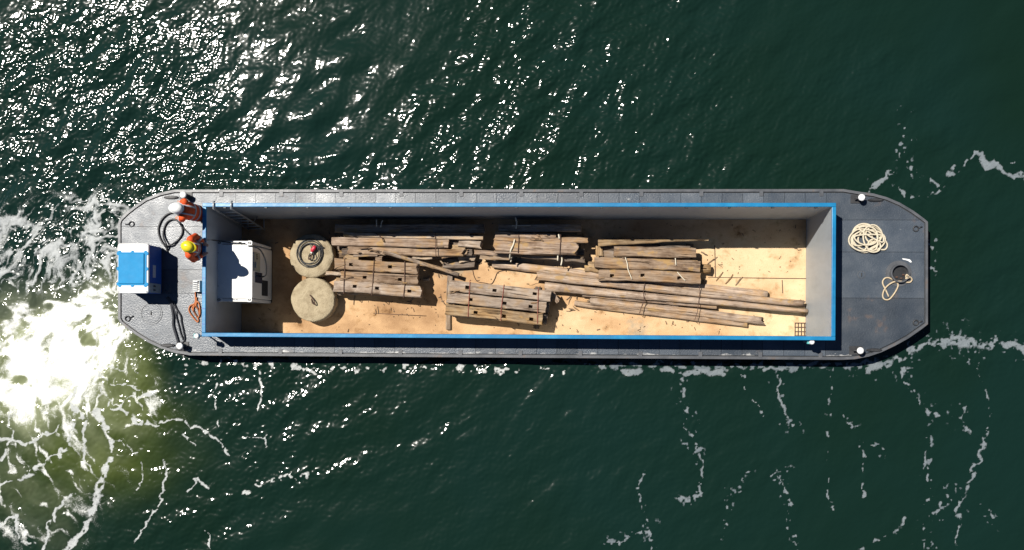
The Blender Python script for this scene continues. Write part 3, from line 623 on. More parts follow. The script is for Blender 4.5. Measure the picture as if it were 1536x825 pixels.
# ------------------------------------------------------------------ timbers
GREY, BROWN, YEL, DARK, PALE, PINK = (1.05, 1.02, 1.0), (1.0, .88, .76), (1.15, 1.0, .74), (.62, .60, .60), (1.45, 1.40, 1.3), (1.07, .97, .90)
def timber(label, a, b, w, h, ztop, tint=GREY, holes=(), round_=False, t1=1.0, group=None, ragged=.02, name='timber', rise=0.0, cat='timber'):
    """a, b: photo points of the centre line of its top face; w, h in metres; ztop above the sand; holes: photo x of the mortises"""
    zt = ZS+ztop; A, B = at(a[0], a[1], zt), at(b[0], b[1], zt+rise)
    L = (B-A).to_2d().length; ang = math.atan2(B.y-A.y, B.x-A.x); mid = (A+B)/2
    rnd = random.Random(int(a[0]*131+a[1]*17+b[0]*7+b[1]))
    hs = []
    for hx in holes:
        if isinstance(hx, tuple): hx, dv = hx
        else: dv = rnd.uniform(-.02, .02)
        u = (hx-a[0])/(b[0]-a[0])*L; hs.append((u-.055, u+.055, dv))
    us = set(np.round(np.linspace(0, L, max(4, int(L/.22))), 4))
    us = [u for u in us if not any(s-.03 < u < e_+.03 for s, e_, _ in hs)]
    for s, e_, _ in hs: us += [s, e_]
    us = sorted(us); c = min(.022, w*.16, h*.2); V = []; F = []; K = 10
    ph = [rnd.uniform(0, 6.28) for _ in range(4)]
    for i, u in enumerate(us):
        f = u/L; tw = 1+(t1-1)*f; ww, hh = w*tw, h
        bow = .016*math.sin(ph[0]+f*3)+.006*math.sin(ph[1]+f*9); zz = .006*math.sin(ph[2]+f*5)+rise*f
        dv = next((d for s, e_, d in hs if s-.001 <= u <= e_+.001), 0)
        if round_:
            prof = [(ww/2*math.cos(.628*k+.3), hh/2+hh/2*math.sin(.628*k+.3)) for k in range(K)]
        else:
            hw = min(.042, ww*.2)
            prof = [(-ww/2+c, hh), (dv-hw, hh), (dv+hw, hh), (ww/2-c, hh), (ww/2, hh-c), (ww/2, c), (ww/2-c, 0), (-ww/2+c, 0), (-ww/2, c), (-ww/2, hh-c)]
        for k, (v, z) in enumerate(prof):
            end = i in (0, len(us)-1)
            j = .007 if not end else .012
            uu = u+(rnd.uniform(-1, .6)*ragged*(1 if i else -1) if end else 0)
            V.append((uu-L/2, v+bow+rnd.uniform(-j, j), z+zz+(rnd.uniform(-j, j) if z > .01 else 0)))
    for i in range(len(us)-1):
        hole = any(abs(us[i]-s) < 1e-3 for s, _, _ in hs) and not round_
        for k in range(K):
            q = (k+1) % K; f = (i*K+k, (i+1)*K+k, (i+1)*K+q, i*K+q)
            if hole and k == 1:
                top = list(f); bs = len(V)
                for t in top: x_, y_, z_ = V[t]; V.append((x_, y_, z_-min(.2, h*.88)))
                F.append((bs, bs+1, bs+2, bs+3))
                for m_ in range(4): F.append((top[m_], top[(m_+1) % 4], bs+(m_+1) % 4, bs+m_))
            else: F.append(f)
    F.append(tuple(range(K))[::-1]); F.append(tuple((len(us)-1)*K+k for k in range(K)))
    me = bpy.data.meshes.new(name); me.from_pydata(V, [], [f[::-1] for f in F]); me.materials.append(M['wood'])
    if round_: me.polygons.foreach_set('use_smooth', [True]*len(me.polygons))
    me.update()
    bm = bmesh.new(); bm.from_mesh(me); bmesh.ops.recalc_face_normals(bm, faces=bm.faces); bm.to_mesh(me); bm.free()
    o = bpy.data.objects.new(name, me); s = rnd.uniform(.8, 1.15); o.color = (tint[0]*s, tint[1]*s, tint[2]*s, 1)
    COL.objects.link(o); o.location = (mid.x, mid.y, zt-h); o.rotation_euler = (0, 0, ang); WL[o.name] = Vector(o.location)
    return tag(o, label, cat, group)
LOG = (1.38, 1.30, 1.24)
GA, GB, GC, GD, GE, GF = ('mortised sleepers stacked beside the concrete weights', 'old planks stacked along the far wall', 'old beams stacked at the middle of the far wall',
                          'beams stacked above the long piles', 'long piles lying across the hold', 'mortised sleepers stacked alone by the near wall')
# stack beside the weights
timber('mortised sleeper, top row furthest from the near wall, beside the round weights', (502, 396.5), (626, 402), .285, .235, .72, BROWN, (526.5, 585), group=GA, ragged=.05, name='sleeper')
timber('mortised sleeper with splintered left end, middle of the top row beside the weights', (511, 414), (627, 419), .275, .235, .715, BROWN, (547, 600), group=GA, ragged=.03, name='sleeper')
timber('grey mortised sleeper with three slots, nearest the near wall beside the weights', (500, 429), (631, 438), .30, .235, .72, GREY, (532, 565.5, 614), group=GA, ragged=.06, name='sleeper')
timber('thin splinter sticking out toward the coiled-cable weight from the mortised stack', (489, 409), (513, 412), .09, .08, .70, PALE, group=GA, ragged=.05, name='wood_splinter')
timber('short yellow timber block behind the mortised stack beside the weights', (517, 386.5), (538, 388), .20, .2, .60, YEL, group=GA, name='timber_block')
timber('short upright-grained block between mortised stack and far-wall planks', (563, 388), (573, 389), .16, .2, .58, BROWN, group=GA, name='timber_block')
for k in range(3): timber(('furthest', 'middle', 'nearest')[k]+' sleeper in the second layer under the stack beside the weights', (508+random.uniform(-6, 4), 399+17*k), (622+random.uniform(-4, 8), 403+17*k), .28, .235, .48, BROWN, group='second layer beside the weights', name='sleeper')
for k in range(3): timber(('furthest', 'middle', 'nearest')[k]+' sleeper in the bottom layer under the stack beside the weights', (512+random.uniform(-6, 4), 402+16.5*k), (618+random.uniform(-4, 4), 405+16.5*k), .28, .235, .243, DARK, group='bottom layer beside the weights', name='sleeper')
timber('long thin grey pole slanting down across the gap beside the mortised stack', (574, 378), (688, 412), .105, .09, .78, GREY, round_=True, group=GA, rise=-.42, name='pole')
# planks by the far wall
timber('broad dark plank in the wall shadow behind the pale far-wall planks', (502, 342), (727, 343.5), .24, .10, .70, GREY, group=GB, name='plank')
timber('narrow grey lath lying along the shadow edge behind the palest plank', (552, 349.5), (704, 351), .07, .06, .74, BROWN, group=GB, name='plank')
timber('thin pale cream plank catching the sun, longest of the far-wall planks', (515, 352.5), (725, 355.5), .11, .09, .76, PALE, group=GB, t1=1.2, name='plank')
timber('broad tan beam, left end nearest the coiled cable, among the far-wall planks', (497, 361), (673, 366), .24, .17, .71, PINK, group=GB, name='beam')
timber('short beam end beyond the broken tan beam, right end of far-wall planks', (686, 365), (722, 367), .20, .16, .66, GREY, group=GB, ragged=.05, name='beam')
timber('rough brown beam with a split tip, lowest front row of far-wall planks', (522, 375), (696, 379), .22, .17, .66, BROWN, group=GB, ragged=.08, t1=.8, name='beam')
timber('thin grey slat at the front foot of the far-wall planks', (530, 382.5), (566, 383), .06, .05, .62, GREY, group=GB, name='slat')
timber('pale slat under the rough brown beam of the far-wall planks', (618, 387.5), (648, 386.5), .06, .05, .55, PALE, group=GB, name='slat')
timber('split plank wedge under the tip of the rough brown beam', (662, 386), (702, 377), .12, .08, .56, BROWN, group=GB, ragged=.06, name='plank')
timber('orange-brown offcut wedged between the broken tan beam and the short beam end', (678, 371), (698, 372), .13, .12, .60, YEL, group=GB, ragged=.05, name='offcut')
for k in range(4):
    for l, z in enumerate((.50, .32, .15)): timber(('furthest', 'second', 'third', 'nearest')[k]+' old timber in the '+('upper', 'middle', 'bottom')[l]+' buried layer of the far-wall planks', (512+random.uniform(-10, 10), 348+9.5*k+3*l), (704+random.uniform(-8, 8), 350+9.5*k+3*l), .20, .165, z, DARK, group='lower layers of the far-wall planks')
timber('pale broken board fragment lying in shadow right of the far-wall planks', (689, 389), (713, 387), .17, .07, .30, PALE, group=GB, ragged=.06, name='board_fragment')
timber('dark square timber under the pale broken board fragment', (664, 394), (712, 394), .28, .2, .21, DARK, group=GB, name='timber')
# middle stack
timber('wide dark plank in the wall shadow behind the middle stack', (748, 341), (872, 343), .2, .10, .80, GREY, group=GC, name='plank')
timber('reddish plank, furthest sunlit row of the middle stack', (743, 350.5), (833, 354.5), .15, .13, .86, PINK, group=GC, ragged=.03, name='plank')
timber('split tan plank with pale right end, second row of the middle stack', (741, 357), (882, 361), .14, .13, .84, BROWN, group=GC, ragged=.04, name='plank')
timber('broad weathered beam with rotten left end, front of the middle stack', (741, 370), (866, 373.5), .33, .22, .85, PINK, group=GC, ragged=.09, name='beam')
timber('low board sticking out left of the middle stack, upper of two', (711, 379), (768, 382), .13, .1, .58, PINK, group=GC, ragged=.05, name='board')
timber('low board sticking out left of the middle stack, lower of two', (720, 385), (764, 388.5), .10, .08, .52, GREY, group=GC, ragged=.04, name='board')
timber('thin grey board showing under the broad weathered beam', (782, 383.5), (838, 388), .08, .07, .55, GREY, group=GC, name='board')
timber('rotten reddish-grey stub under the right end of the broad weathered beam', (848, 388), (877, 389), .16, .12, .5, DARK, group=GC, ragged=.08, name='timber_stub')
for k in range(3):
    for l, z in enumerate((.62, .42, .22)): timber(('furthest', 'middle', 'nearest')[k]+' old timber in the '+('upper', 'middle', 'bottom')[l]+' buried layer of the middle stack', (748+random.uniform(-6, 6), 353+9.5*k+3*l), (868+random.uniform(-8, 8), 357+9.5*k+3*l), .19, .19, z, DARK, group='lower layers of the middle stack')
# stack above the long piles
timber('pale plank tapering to a sharp point at its right end', (897, 364.5), (1063, 359.5), .19, .09, .56, YEL, group=GD, t1=.10, ragged=.01, name='plank')
timber('short tan beam just below the sharply pointed plank', (921, 375.5), (1044, 380), .27, .17, .50, BROWN, group=GD, ragged=.02, name='beam')
timber('plain tan beam, middle of the stack above the long piles', (892, 392.5), (1051, 400), .29, .2, .52, BROWN, group=GD, ragged=.02, name='beam')
timber('mortised tan beam lying over the long piles, lowest of its stack', (898, 412), (1051, 417.5), .30, .2, .54, BROWN, (918, 964, 1019), group=GD, ragged=.02, name='beam')
timber('yellow bearer block across the left ends of the stack above the piles', (899, 369), (899, 384), .2, .2, .38, YEL, group=GD, name='bearer')
timber('yellowish round log butt showing left of the plain tan beam', (877, 400), (905, 402), .30, .26, .30, YEL, round_=True, group=GD, name='log')
timber('yellowish round log butt showing right of the mortised tan beam', (1040, 402), (1067, 404), .26, .26, .29, YEL, round_=True, group=GD, name='log')
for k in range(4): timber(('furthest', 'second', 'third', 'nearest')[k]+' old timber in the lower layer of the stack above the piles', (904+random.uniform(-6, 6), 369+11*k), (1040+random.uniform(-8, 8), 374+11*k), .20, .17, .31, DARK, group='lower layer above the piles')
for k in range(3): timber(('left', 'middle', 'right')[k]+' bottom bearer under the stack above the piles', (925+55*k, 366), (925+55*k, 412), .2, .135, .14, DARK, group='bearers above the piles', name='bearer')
# long piles
timber('long grey pile, furthest up of the long piles, left end alone on the sand', (738, 394), (1152, 442), .235, .17, .20, LOG, round_=True, group=GE, t1=.95, name='pile')
timber('long pinkish pile with frayed right end, second of the long piles', (805, 413), (1206, 456), .225, .18, .33, LOG, round_=True, group=GE, t1=.8, ragged=.1, name='pile')
timber('long grey pile reaching the bow wall of the hold, third of the long piles', (817, 429), (1212, 467.5), .245, .18, .35, LOG, round_=True, group=GE, t1=.55, name='pile')
timber('thin lath squeezed between the third and fourth long piles', (873, 443), (1075, 461), .09, .09, .20, PINK, group=GE, name='lath')
timber('shorter tan pile with yellow broken right end, fourth of the long piles', (887, 450.5), (1145, 482), .22, .16, .19, LOG, round_=True, group=GE, ragged=.09, name='pile')
timber('thin lowest long timber nearest the near wall, right end square', (862, 454), (1121, 487), .15, .11, .14, BROWN, group=GE, t1=.8, name='pile')
for x, nm in ((900, 'left'), (1010, 'right')): timber('flat bearer board under the '+nm+' part of the long piles', (x, 408+(x-800)*.098), (x+2, 440+(x-800)*.098), .16, .10, .11, DARK, group='bearers under the long piles', name='bearer')
# stack alone by the near wall
timber('mortised grey sleeper, furthest from the near wall in the lone stack', (675, 427), (826, 445), .29, .235, .72, GREY, (701, 742, 802), group=GF, name='sleeper')
timber('mortised grey sleeper, middle row of the lone stack by the near wall', (670, 447), (819, 461), .285, .235, .715, GREY, (706, 757, 796), group=GF, name='sleeper')
timber('mortised sleeper with yellow lichen, nearest the near wall in the lone stack', (668, 465), (814, 478.5), .29, .235, .72, YEL, (713.5, 756, 797), group=GF, name='sleeper')
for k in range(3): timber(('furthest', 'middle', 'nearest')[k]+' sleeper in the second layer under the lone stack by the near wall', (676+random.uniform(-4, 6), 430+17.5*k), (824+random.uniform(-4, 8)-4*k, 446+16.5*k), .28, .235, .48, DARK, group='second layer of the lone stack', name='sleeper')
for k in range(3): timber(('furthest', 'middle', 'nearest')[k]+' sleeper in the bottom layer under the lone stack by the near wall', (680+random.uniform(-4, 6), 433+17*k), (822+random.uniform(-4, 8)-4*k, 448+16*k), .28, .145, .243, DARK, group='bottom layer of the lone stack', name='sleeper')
timber('square bearer poking out under the left end of the lone stack', (675, 412), (672, 494), .14, .095, .098, GREY, group=GF, name='bearer')
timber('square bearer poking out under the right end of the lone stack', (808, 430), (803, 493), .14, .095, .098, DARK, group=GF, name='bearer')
timber('curled bark slab leaning at the right end of the lone stack', (829, 441), (838, 452), .12, .05, .45, PINK, group=GF, ragged=.06, name='bark_slab')
timber('small pale wood chip in shadow right of the weights-side stack', (634, 419.5), (644, 420), .07, .05, .06, PALE, name='wood_chip')
timber('small white-ended stick standing out below the far-wall planks', (661, 390), (664, 396), .035, .03, .32, PALE, name='stick')

# wires and slings round the stacks
def strap(label, pts, z, r, mat, drop=.25, group=None, name='binding_wire', cat='wire'):
    P = [at(x, y, ZS+z+.012) for x, y in pts]
    a, b = P[0].copy(), P[-1].copy(); a.z -= drop; b.z -= drop
    V, F = tube_geo([a]+P+[b], r, 5); return tag(mk(name, V, F, mat), label, cat, group)
GW = 'wires binding the timber stacks'
strap('rusty wire round the left end of the mortised stack beside the weights', [(517, 387), (517, 405), (516, 421), (515.5, 440)], .725, .012, M['wire'], group=GW)
strap('rusty wire round the right end of the mortised stack beside the weights', [(607, 392), (607, 410), (607, 428), (605, 446)], .725, .012, M['wire'], group=GW)
strap('rusty wire round the middle of the mortised stack beside the weights', [(561, 390), (560, 408), (559, 424), (557, 443)], .725, .010, M['wire'], group=GW)
strap('reddish wire round the left end of the lone stack by the near wall', [(705, 420), (704, 438), (703, 456), (702, 475)], .725, .010, M['redwire'], group=GW)
strap('reddish wire round the middle of the lone stack by the near wall', [(756, 427), (754, 445), (752, 462), (751, 481)], .725, .010, M['redwire'], group=GW)
strap('reddish wire round the right end of the lone stack by the near wall', [(807.5, 432), (807, 450), (806.5, 466), (806, 485)], .725, .010, M['redwire'], group=GW)
strap('dark wire zigzagging over the long piles left of middle', [(967, 424), (965, 438), (966, 447), (963, 458), (959, 470)], .36, .009, M['wire'], .15, GW)
strap('second dark wire crossing the long piles beside the first', [(968, 440), (967, 452), (961, 463), (960, 469)], .34, .007, M['wire'], .1, GW)
strap('dark wire over the long piles near the bow end', [(1048, 426), (1050, 436), (1048, 452), (1046, 468), (1042, 480)], .36, .009, M['wire'], .15, GW)
strap('dark wire round the left of the middle stack', [(778, 347), (778, 360), (777, 379)], .87, .010, M['wire'], .3, GW)
strap('dark wire round the right of the middle stack', [(841, 351), (840.5, 365), (839.5, 381)], .87, .010, M['wire'], .3, GW)
strap('dark wire round the right end of the far-wall planks', [(653, 349), (653, 362), (654, 384)], .765, .010, M['wire'], .2, GW)
strap('dark wire hooked over the left part of the far-wall planks', [(564, 350), (573, 357), (575, 362)], .775, .014, M['wire'], .05, GW)
GS = 'cream lifting slings left on the timbers'
def sling(label, pts, z, r=.02, dz=None):
    P = [at(x, y, ZS+z+(dz[i] if dz else 0)) for i, (x, y) in enumerate(pts)]
    return tag(tube('lifting_sling', P, r, M['sling'], None, 6, 4), label, 'sling', GS)
sling('cream sling drooping over the left front of the middle stack', [(772, 359), (770, 367), (766, 376), (764.5, 389)], .87, .022, [0, .005, 0, -.28])
sling('short cream sling tail beside the drooping sling', [(768, 384), (766, 393)], .55, .017)
sling('cream sling tail hanging below the right wire of the middle stack', [(837, 378), (836.5, 391)], .72, .02)
sling('cream sling tail with frayed end, right of the other tail under the middle stack', [(842, 383), (843, 390), (841.5, 398)], .60, .02)
sling('cream sling end folded over the split tan plank of the middle stack', [(838, 351), (839, 358)], .88, .022)
sling('cream strip lying across the two lower beams above the long piles, left', [(938, 386), (941, 396), (942, 404), (948, 419)], .555, .014)
sling('cream strip lying across the plain tan beam above the long piles, right', [(1013, 387), (1014, 398)], .545, .014)
sling('cream strip lying aslant on the mortised beam above the piles', [(1016, 408), (1022, 415), (1028, 421)], .56, .013)
sling('pale sling tail standing up against the far wall left of the middle stack', [(564.5, 328), (565, 340)], .80, .014)
sling('pale bent sling tail against the far wall beside its straight twin', [(574, 330), (572, 335), (571, 341)], .78, .014)
sling('thin pale lath lying crosswise in the wall shadow behind the middle stack', [(768, 338.5), (796, 338.5)], .83, .012)
sling('grey sling hanging down the far wall behind the middle stack', [(773, 326), (775, 333), (774, 343)], .84, .02)
tag(tube('bent_wire', [at(x, y, ZS+.02) for x, y in ((709, 405), (711, 414), (716, 422), (728, 424.5), (737, 425.5), (742, 418), (747, 408), (760, 405))], .009, M['wire'], None, 5, 5), 'thin bent wire looping on the sand left of the long piles', 'wire')

def build_debris():
    rd = random.Random(21); V = []; F = []
    for k in range(420):
        if rd.random() < .6: sx, sy = rd.choice(((560, 400), (640, 450), (700, 430), (820, 470), (900, 390), (1000, 480), (1060, 400), (860, 410), (610, 470))); x = sx+rd.gauss(0, 38); y = sy+rd.gauss(0, 16)
        else: x = rd.uniform(370, 1205); y = rd.uniform(332, 500)
        p = at(x, y, ZS+.012); L_ = rd.choice((.012, .015, .02, .03, .05)); w_ = rd.uniform(.006, .016); a = rd.uniform(0, 6.28)
        if not (HX0+T2+.06 < p.x < HX1-T2-.06 and HY0+T2+.06 < p.y < HY1-T2-.06): continue
        c_, s_ = math.cos(a), math.sin(a); b = len(V); t = rd.uniform(.008, .02)
        for u, v, z in ((-1, -1, 0), (1, -.6, 0), (1, .6, 0), (-1, 1, 0), (-.8, -.7, 1), (.8, -.4, 1), (.8, .4, 1), (-.8, .7, 1)):
            V.append((p.x+u*L_*c_-v*w_*s_, p.y+u*L_*s_+v*w_*c_, p.z-.006+z*t))
        F += [(b, b+3, b+2, b+1), (b+4, b+5, b+6, b+7), (b, b+1, b+5, b+4), (b+1, b+2, b+6, b+5), (b+2, b+3, b+7, b+6), (b+3, b, b+4, b+7)]
    tag(mk('wood_debris', V, F, M['wood'], tint=(.55, .48, .40)), 'splinters and crumbs of wood scattered over the sandy hold floor', 'debris', kind='stuff')
build_debris()
def build_bark():
    rd = random.Random(33); V = []; F = []
    areas = [(505, 625, 392, 440, .735), (676, 815, 425, 480, .735), (745, 865, 350, 376, .875), (500, 700, 356, 380, .735), (900, 1045, 374, 420, .555)]
    for k in range(70):
        if k < 34: x0, x1, y0, y1, z = areas[k % 5]
        else: x0, x1, y0, y1, z = rd.choice(((632, 668, 400, 470, .02), (820, 900, 438, 470, .02), (1056, 1120, 380, 425, .02), (505, 660, 448, 470, .02), (705, 745, 375, 400, .02)))
        p = at(rd.uniform(x0, x1), rd.uniform(y0, y1), ZS+z); L_ = rd.uniform(.04, .17); w_ = rd.uniform(.006, .02); a = rd.gauss(-.08, .25 if k < 34 else .9); b = len(V); c_, s_ = math.cos(a), math.sin(a)
        for i in range(4):
            u = -1+2*i/3; ww = w_*(.4+.8*math.sin(.4+i*.8)); bend = rd.uniform(-.012, .012)
            for v, zz_ in ((-1, 0), (1, 0), (.6, .012), (-.6, .012)): V.append((p.x+u*L_*c_-(v*ww+bend)*s_, p.y+u*L_*s_+(v*ww+bend)*c_, p.z+zz_))
        for i in range(3):
            for q in range(4): r_ = (q+1) % 4; F.append((b+i*4+q, b+(i+1)*4+q, b+(i+1)*4+r_, b+i*4+r_))
        F += [(b, b+1, b+2, b+3), (b+15, b+14, b+13, b+12)]
    tag(mk('bark_strips', V, F, M['wood'], tint=(.8, .68, .55)), 'loose bark strips and laths strewn on and beside the timber stacks', 'bark', kind='stuff')
build_bark()

# ------------------------------------------------------------------ concrete weights
def weight(label, x, y, seed):
    zt = ZS+.46; c = at(x, y, zt); e_ = empty('concrete_weight', (c.x, c.y, ZS), label, 'weight', 'round concrete weights in the hold')
    rnd = random.Random(seed); n = 44; bm = bmesh.new(); rings = []
    for r, z in ((.60, ZS-.02), (.61, ZS+.2), (.605, zt-.03), (.575, zt), (.40, zt+.006), (.2, zt+.008)):
        rings.append([bm.verts.new((c.x+(r+rnd.uniform(-.016, .016))*math.cos(2*math.pi*i/n), c.y+(r+rnd.uniform(-.008, .008))*math.sin(2*math.pi*i/n), z+rnd.uniform(-.004, .004))) for i in range(n)])
    for a, b in zip(rings[:-1], rings[1:]):
        for i in range(n): bm.faces.new((a[i], a[(i+1) % n], b[(i+1) % n], b[i]))
    bm.faces.new(rings[-1]); mkbm('block', bm, M['concrete'], e_, True)
    return e_, c
w1, c1 = weight('round concrete weight with a black cable coiled on top', 467, 383.5, 1)
w2, c2 = weight('bare round concrete weight with one rusty lifting loop', 469, 449.5, 2)
def eye(e_, c, a, ln, wd):
    d = Vector((math.cos(a), math.sin(a), 0)); s = Vector((-d.y, d.x, 0)); b = Vector((c.x, c.y, ZS+.45))
    tube('lifting_loop', [b-d*ln+s*0, b-d*ln*.6+s*wd*.6+Vector((0, 0, .06)), b+d*ln*.5+s*wd+Vector((0, 0, .10)), b+d*ln+Vector((0, 0, .10)), b+d*ln*.5-s*wd+Vector((0, 0, .09)), b-d*ln*.3-s*wd*.4+Vector((0, 0, .0))], .016, M['wire'], e_, 6, 5)
eye(w2, c2, -1.0, .16, .035); eye(w1, c1, -1.9, .12, .03)
zc = ZS+.47
cp = []
for k in range(44):
    t = k*.62; r = (20+2.6*math.sin(k*.37)-k*.13)/55; cp.append((c1.x-.02+r*math.cos(t)+.02*math.sin(k*.21), c1.y+.05+r*1.03*math.sin(t), zc+.014+.0013*k))
cp += [tuple(at(472, 385, zc+.08)), tuple(at(466, 390, zc+.06)), tuple(at(463, 384, zc+.07)), tuple(at(468, 377, zc+.09))]
cc = empty('cable_coil', (c1.x, c1.y, zc), 'black power cable coiled on the upper concrete weight, red plug in its middle', 'cable')
tube('cable', cp, .013, M['rubber'], cc, 6, 3)
p = at(469, 374, zc+.10); q = at(474, 370, zc+.10)
V, F = tube_geo([at(467.5, 378, zc+.10), at(468.5, 375.5, zc+.10), at(471.5, 371.5, zc+.10), at(473, 369, zc+.10)], .05, 10, rs=[.035, .055, .055, .04]); mk('plug', V, F, M['red'], cc, True)
V, F = tube_geo([at(467, 380, zc+.10), at(467.6, 377.5, zc+.10)], .03, 10); mk('plug_collar', V, F, M['cap_white'], cc, True)
tube('cable_tail', [at(475, 372, zc+.06), at(480, 371, zc+.05), at(486, 371.5, zc+.03)], .02, M['rubber'], cc, 6, 4)

# ------------------------------------------------------------------ generator in the hold
def rounded_rect(x0, y0, x1, y1, r, n=5):
    out = []
    for cx, cy, a in ((x1-r, y1-r, 0), (x0+r, y1-r, 90), (x0+r, y0+r, 180), (x1-r, y0+r, 270)):
        for k in range(n+1): t = math.radians(a+90*k/n); out.append((cx+r*math.cos(t), cy+r*math.sin(t)))
    return out
zt = .70; a = at(323.5, 361, zt); b = at(378, 453, zt); gx0, gx1, gy0, gy1 = a.x+.04, b.x, b.y, a.y
GN = empty('generator', ((gx0+gx1)/2, (gy0+gy1)/2, ZS), 'white box generator with rounded lifting corners standing at the stern end of the hold', 'generator')
box('skid', (gx0+.03, gy0+.04, ZS-.01), (gx1-.03, gy1-.04, ZS+.12), M['dark_steel'], GN, .01)
slab('canopy', rounded_rect(gx0+.012, gy0+.10, gx1-.012, gy1-.10, .04), ZS+.121, zt-.022, M['white'], GN)
slab('roof', rounded_rect(gx0, gy0+.105, gx1, gy1-.105, .03), zt-.021, zt, M['white'], GN)
for y0, y1 in ((gy0, gy0+.098), (gy1-.098, gy1)):
    slab('end_panel', rounded_rect(gx0+.03, y0+.012, gx1-.03, y1-.006, .02), ZS+.121, zt-.03, M['white'], GN)
    for x0, x1 in ((gx0, gx0+.135), (gx1-.135, gx1)):
        yy0, yy1 = (y0, y1+.02) if y0 == gy0 else (y0-.02, y1)
        cpn = slab('corner_lifting_cap', rounded_rect(x0, yy0, x1, yy1, .045), zt-.10, zt+.016, M['white'], GN)
        cx, cy = (x0+x1)/2, (yy0+yy1)/2
        tube('shackle', [(cx+.035*math.cos(t), cy+.022*math.sin(t), zt+.028) for t in np.linspace(0, 6.283, 11)[:-1]], .008, M['dark_steel'], cpn, 5, 0, True)
ym = gy0+.05
for dx in (.44, .52): tube('lift_eye', [(gx0+dx+.025*math.cos(t), ym+.01, zt-.02+.03*math.sin(t)) for t in np.linspace(0, 3.14, 7)], .007, M['dark_steel'], GN, 5)
for fy in (.26, .80):
    for x in (gx0+.03, gx1-.03): cyl('bolt', (x, gy0+(gy1-gy0)*fy), .012, zt+.001, zt+.008, M['dark_steel'], GN, 8)
# control side (towards the bow)
xs_ = gx1-.011
box('control_panel', (xs_, gy1-.78, zt-.60), (xs_+.02, gy1-.28, zt-.12), M['gray_panel'], GN, .006)
cpn = [o for o in GN.children if o.name.startswith('control_panel')][0]
box('meter_box', (xs_+.021, gy1-.70, zt-.34), (xs_+.05, gy1-.54, zt-.18), M['gray_panel'], cpn, .006)
for k in range(3): box('switch', (xs_+.021, gy1-.46+k*.05, zt-.36), (xs_+.04, gy1-.43+k*.05, zt-.30), M['dark_steel'], cpn, .003)
box('window', (xs_+.0, gy1-1.08, zt-.80), (xs_+.012, gy1-.80, zt-.25), M['glass'], GN, .004)
bm = bmesh.new()
for k in range(7): bm_box(bm, (xs_, gy0+.20, zt-1.25+k*.07), (xs_+.018, gy0+.62, zt-1.215+k*.07), .003)
mkbm('vent_louvres', bm, M['dark_steel'], GN)
box('door_handle', (xs_+.001, gy0+.70, zt-.75), (xs_+.03, gy0+.73, zt-.60), M['dark_steel'], GN, .004)
tube('exhaust_stub', [(gx0+.62, gy1-.06, zt-.02), (gx0+.62, gy1-.06, zt+.06)], .03, M['dark_steel'], GN, 10)
tag(tube('generator_cable', [(gx1-.10, gy1-.14, zt+.03), (gx1+.02, gy1-.15, zt+.02), (gx1+.16, gy1-.22, zt-.10), (gx1+.24, gy1-.40, zt-.22), (gx1+.27, gy1-.62, zt-.30), (gx1+.24, gy1-.86, zt-.38), (gx1+.12, gy1-.92, zt-.44), (gx1+.02, gy1-.88, zt-.46)], .02, M['rubber'], None, 7, 6),
    'black cable hanging in a loop down the bow side of the generator', 'cable')

# ------------------------------------------------------------------ power unit on the stern deck
zt = Z_DECK+.86; a = at(176, 365, zt); b = at(222.5, 440, zt); bx0, bx1, by0, by1 = a.x, b.x, b.y, a.y
PU = empty('power_unit', ((bx0+bx1)/2, (by0+by1)/2, Z_DECK), 'white-topped blue power unit box on the stern deck edge', 'power unit')
box('skid', (bx0+.04, by0+.05, Z_DECK+.002), (bx1-.04, by1-.05, Z_DECK+.07), M['dark_steel'], PU, .008)
slab('cabinet', rounded_rect(bx0+.015, by0+.02, bx1-.018, by1-.02, .05), Z_DECK+.071, zt-.061, M['navy'], PU)
bm = bmesh.new(); R0 = rounded_rect(bx0, by0, bx1, by1, .075); n = len(R0)
r1 = [bm.verts.new((x, y, zt-.06)) for x, y in R0]; r2 = [bm.verts.new((x, y, zt-.02)) for x, y in R0]
cx, cy = (bx0+bx1)/2, (by0+by1)/2; r3 = [bm.verts.new((cx+(x-cx)*.965, cy+(y-cy)*.975, zt)) for x, y in R0]
for i in range(n):
    j = (i+1) % n; bm.faces.new((r1[i], r1[j], r2[j], r2[i])); bm.faces.new((r2[i], r2[j], r3[j], r3[i]))
bm.faces.new(r3); bm.faces.new(r1[::-1]); mkbm('lid', bm, M['white'], PU)
# scalloped blue cover stretched over the lid
ux0, ux1, uy0, uy1 = bx0+.03, bx1-.045, by0+.20, by1-.225
poly = []
def edge(p, q, nrm, tabs):
    L = 60
    for k in range(L):
        t = k/L; d = min(1, max(0, (.055-min(abs(t-tt) for tt in tabs))/.02)); poly.append((p[0]+(q[0]-p[0])*t+nrm[0]*.042*d, p[1]+(q[1]-p[1])*t+nrm[1]*.042*d))
edge((ux0, uy0), (ux1, uy0), (0, -1), (.05, .5, .96)); edge((ux1, uy0), (ux1, uy1), (1, 0), (.04, .5, .96)); edge((ux1, uy1), (ux0, uy1), (0, 1), (.04, .5, .95)); edge((ux0, uy1), (ux0, uy0), (-1, 0), (.04, .5, .96))
slab('cover_skirt', poly, zt+.0015, zt+.010, M['cyan'], PU)
cs = [o for o in PU.children if o.name.startswith('cover_skirt')][0]
bm = bmesh.new(); bm_box(bm, (ux0+.012, uy0+.04, zt+.011), (ux1-.06, uy1-.03, zt+.034), .014, 2); mkbm('raised_panel', bm, M['cyan'], cs)
xs_ = bx1-.017
box('side_door', (xs_, by0+.30, Z_DECK+.12), (xs_+.012, by1-.10, zt-.10), M['navy'], PU, .004)
sd = [o for o in PU.children if o.name.startswith('side_door')][0]
box('data_plate', (xs_+.0125, by0+.42, zt-.42), (xs_+.018, by0+.74, zt-.25), M['reflect'], sd, .003)
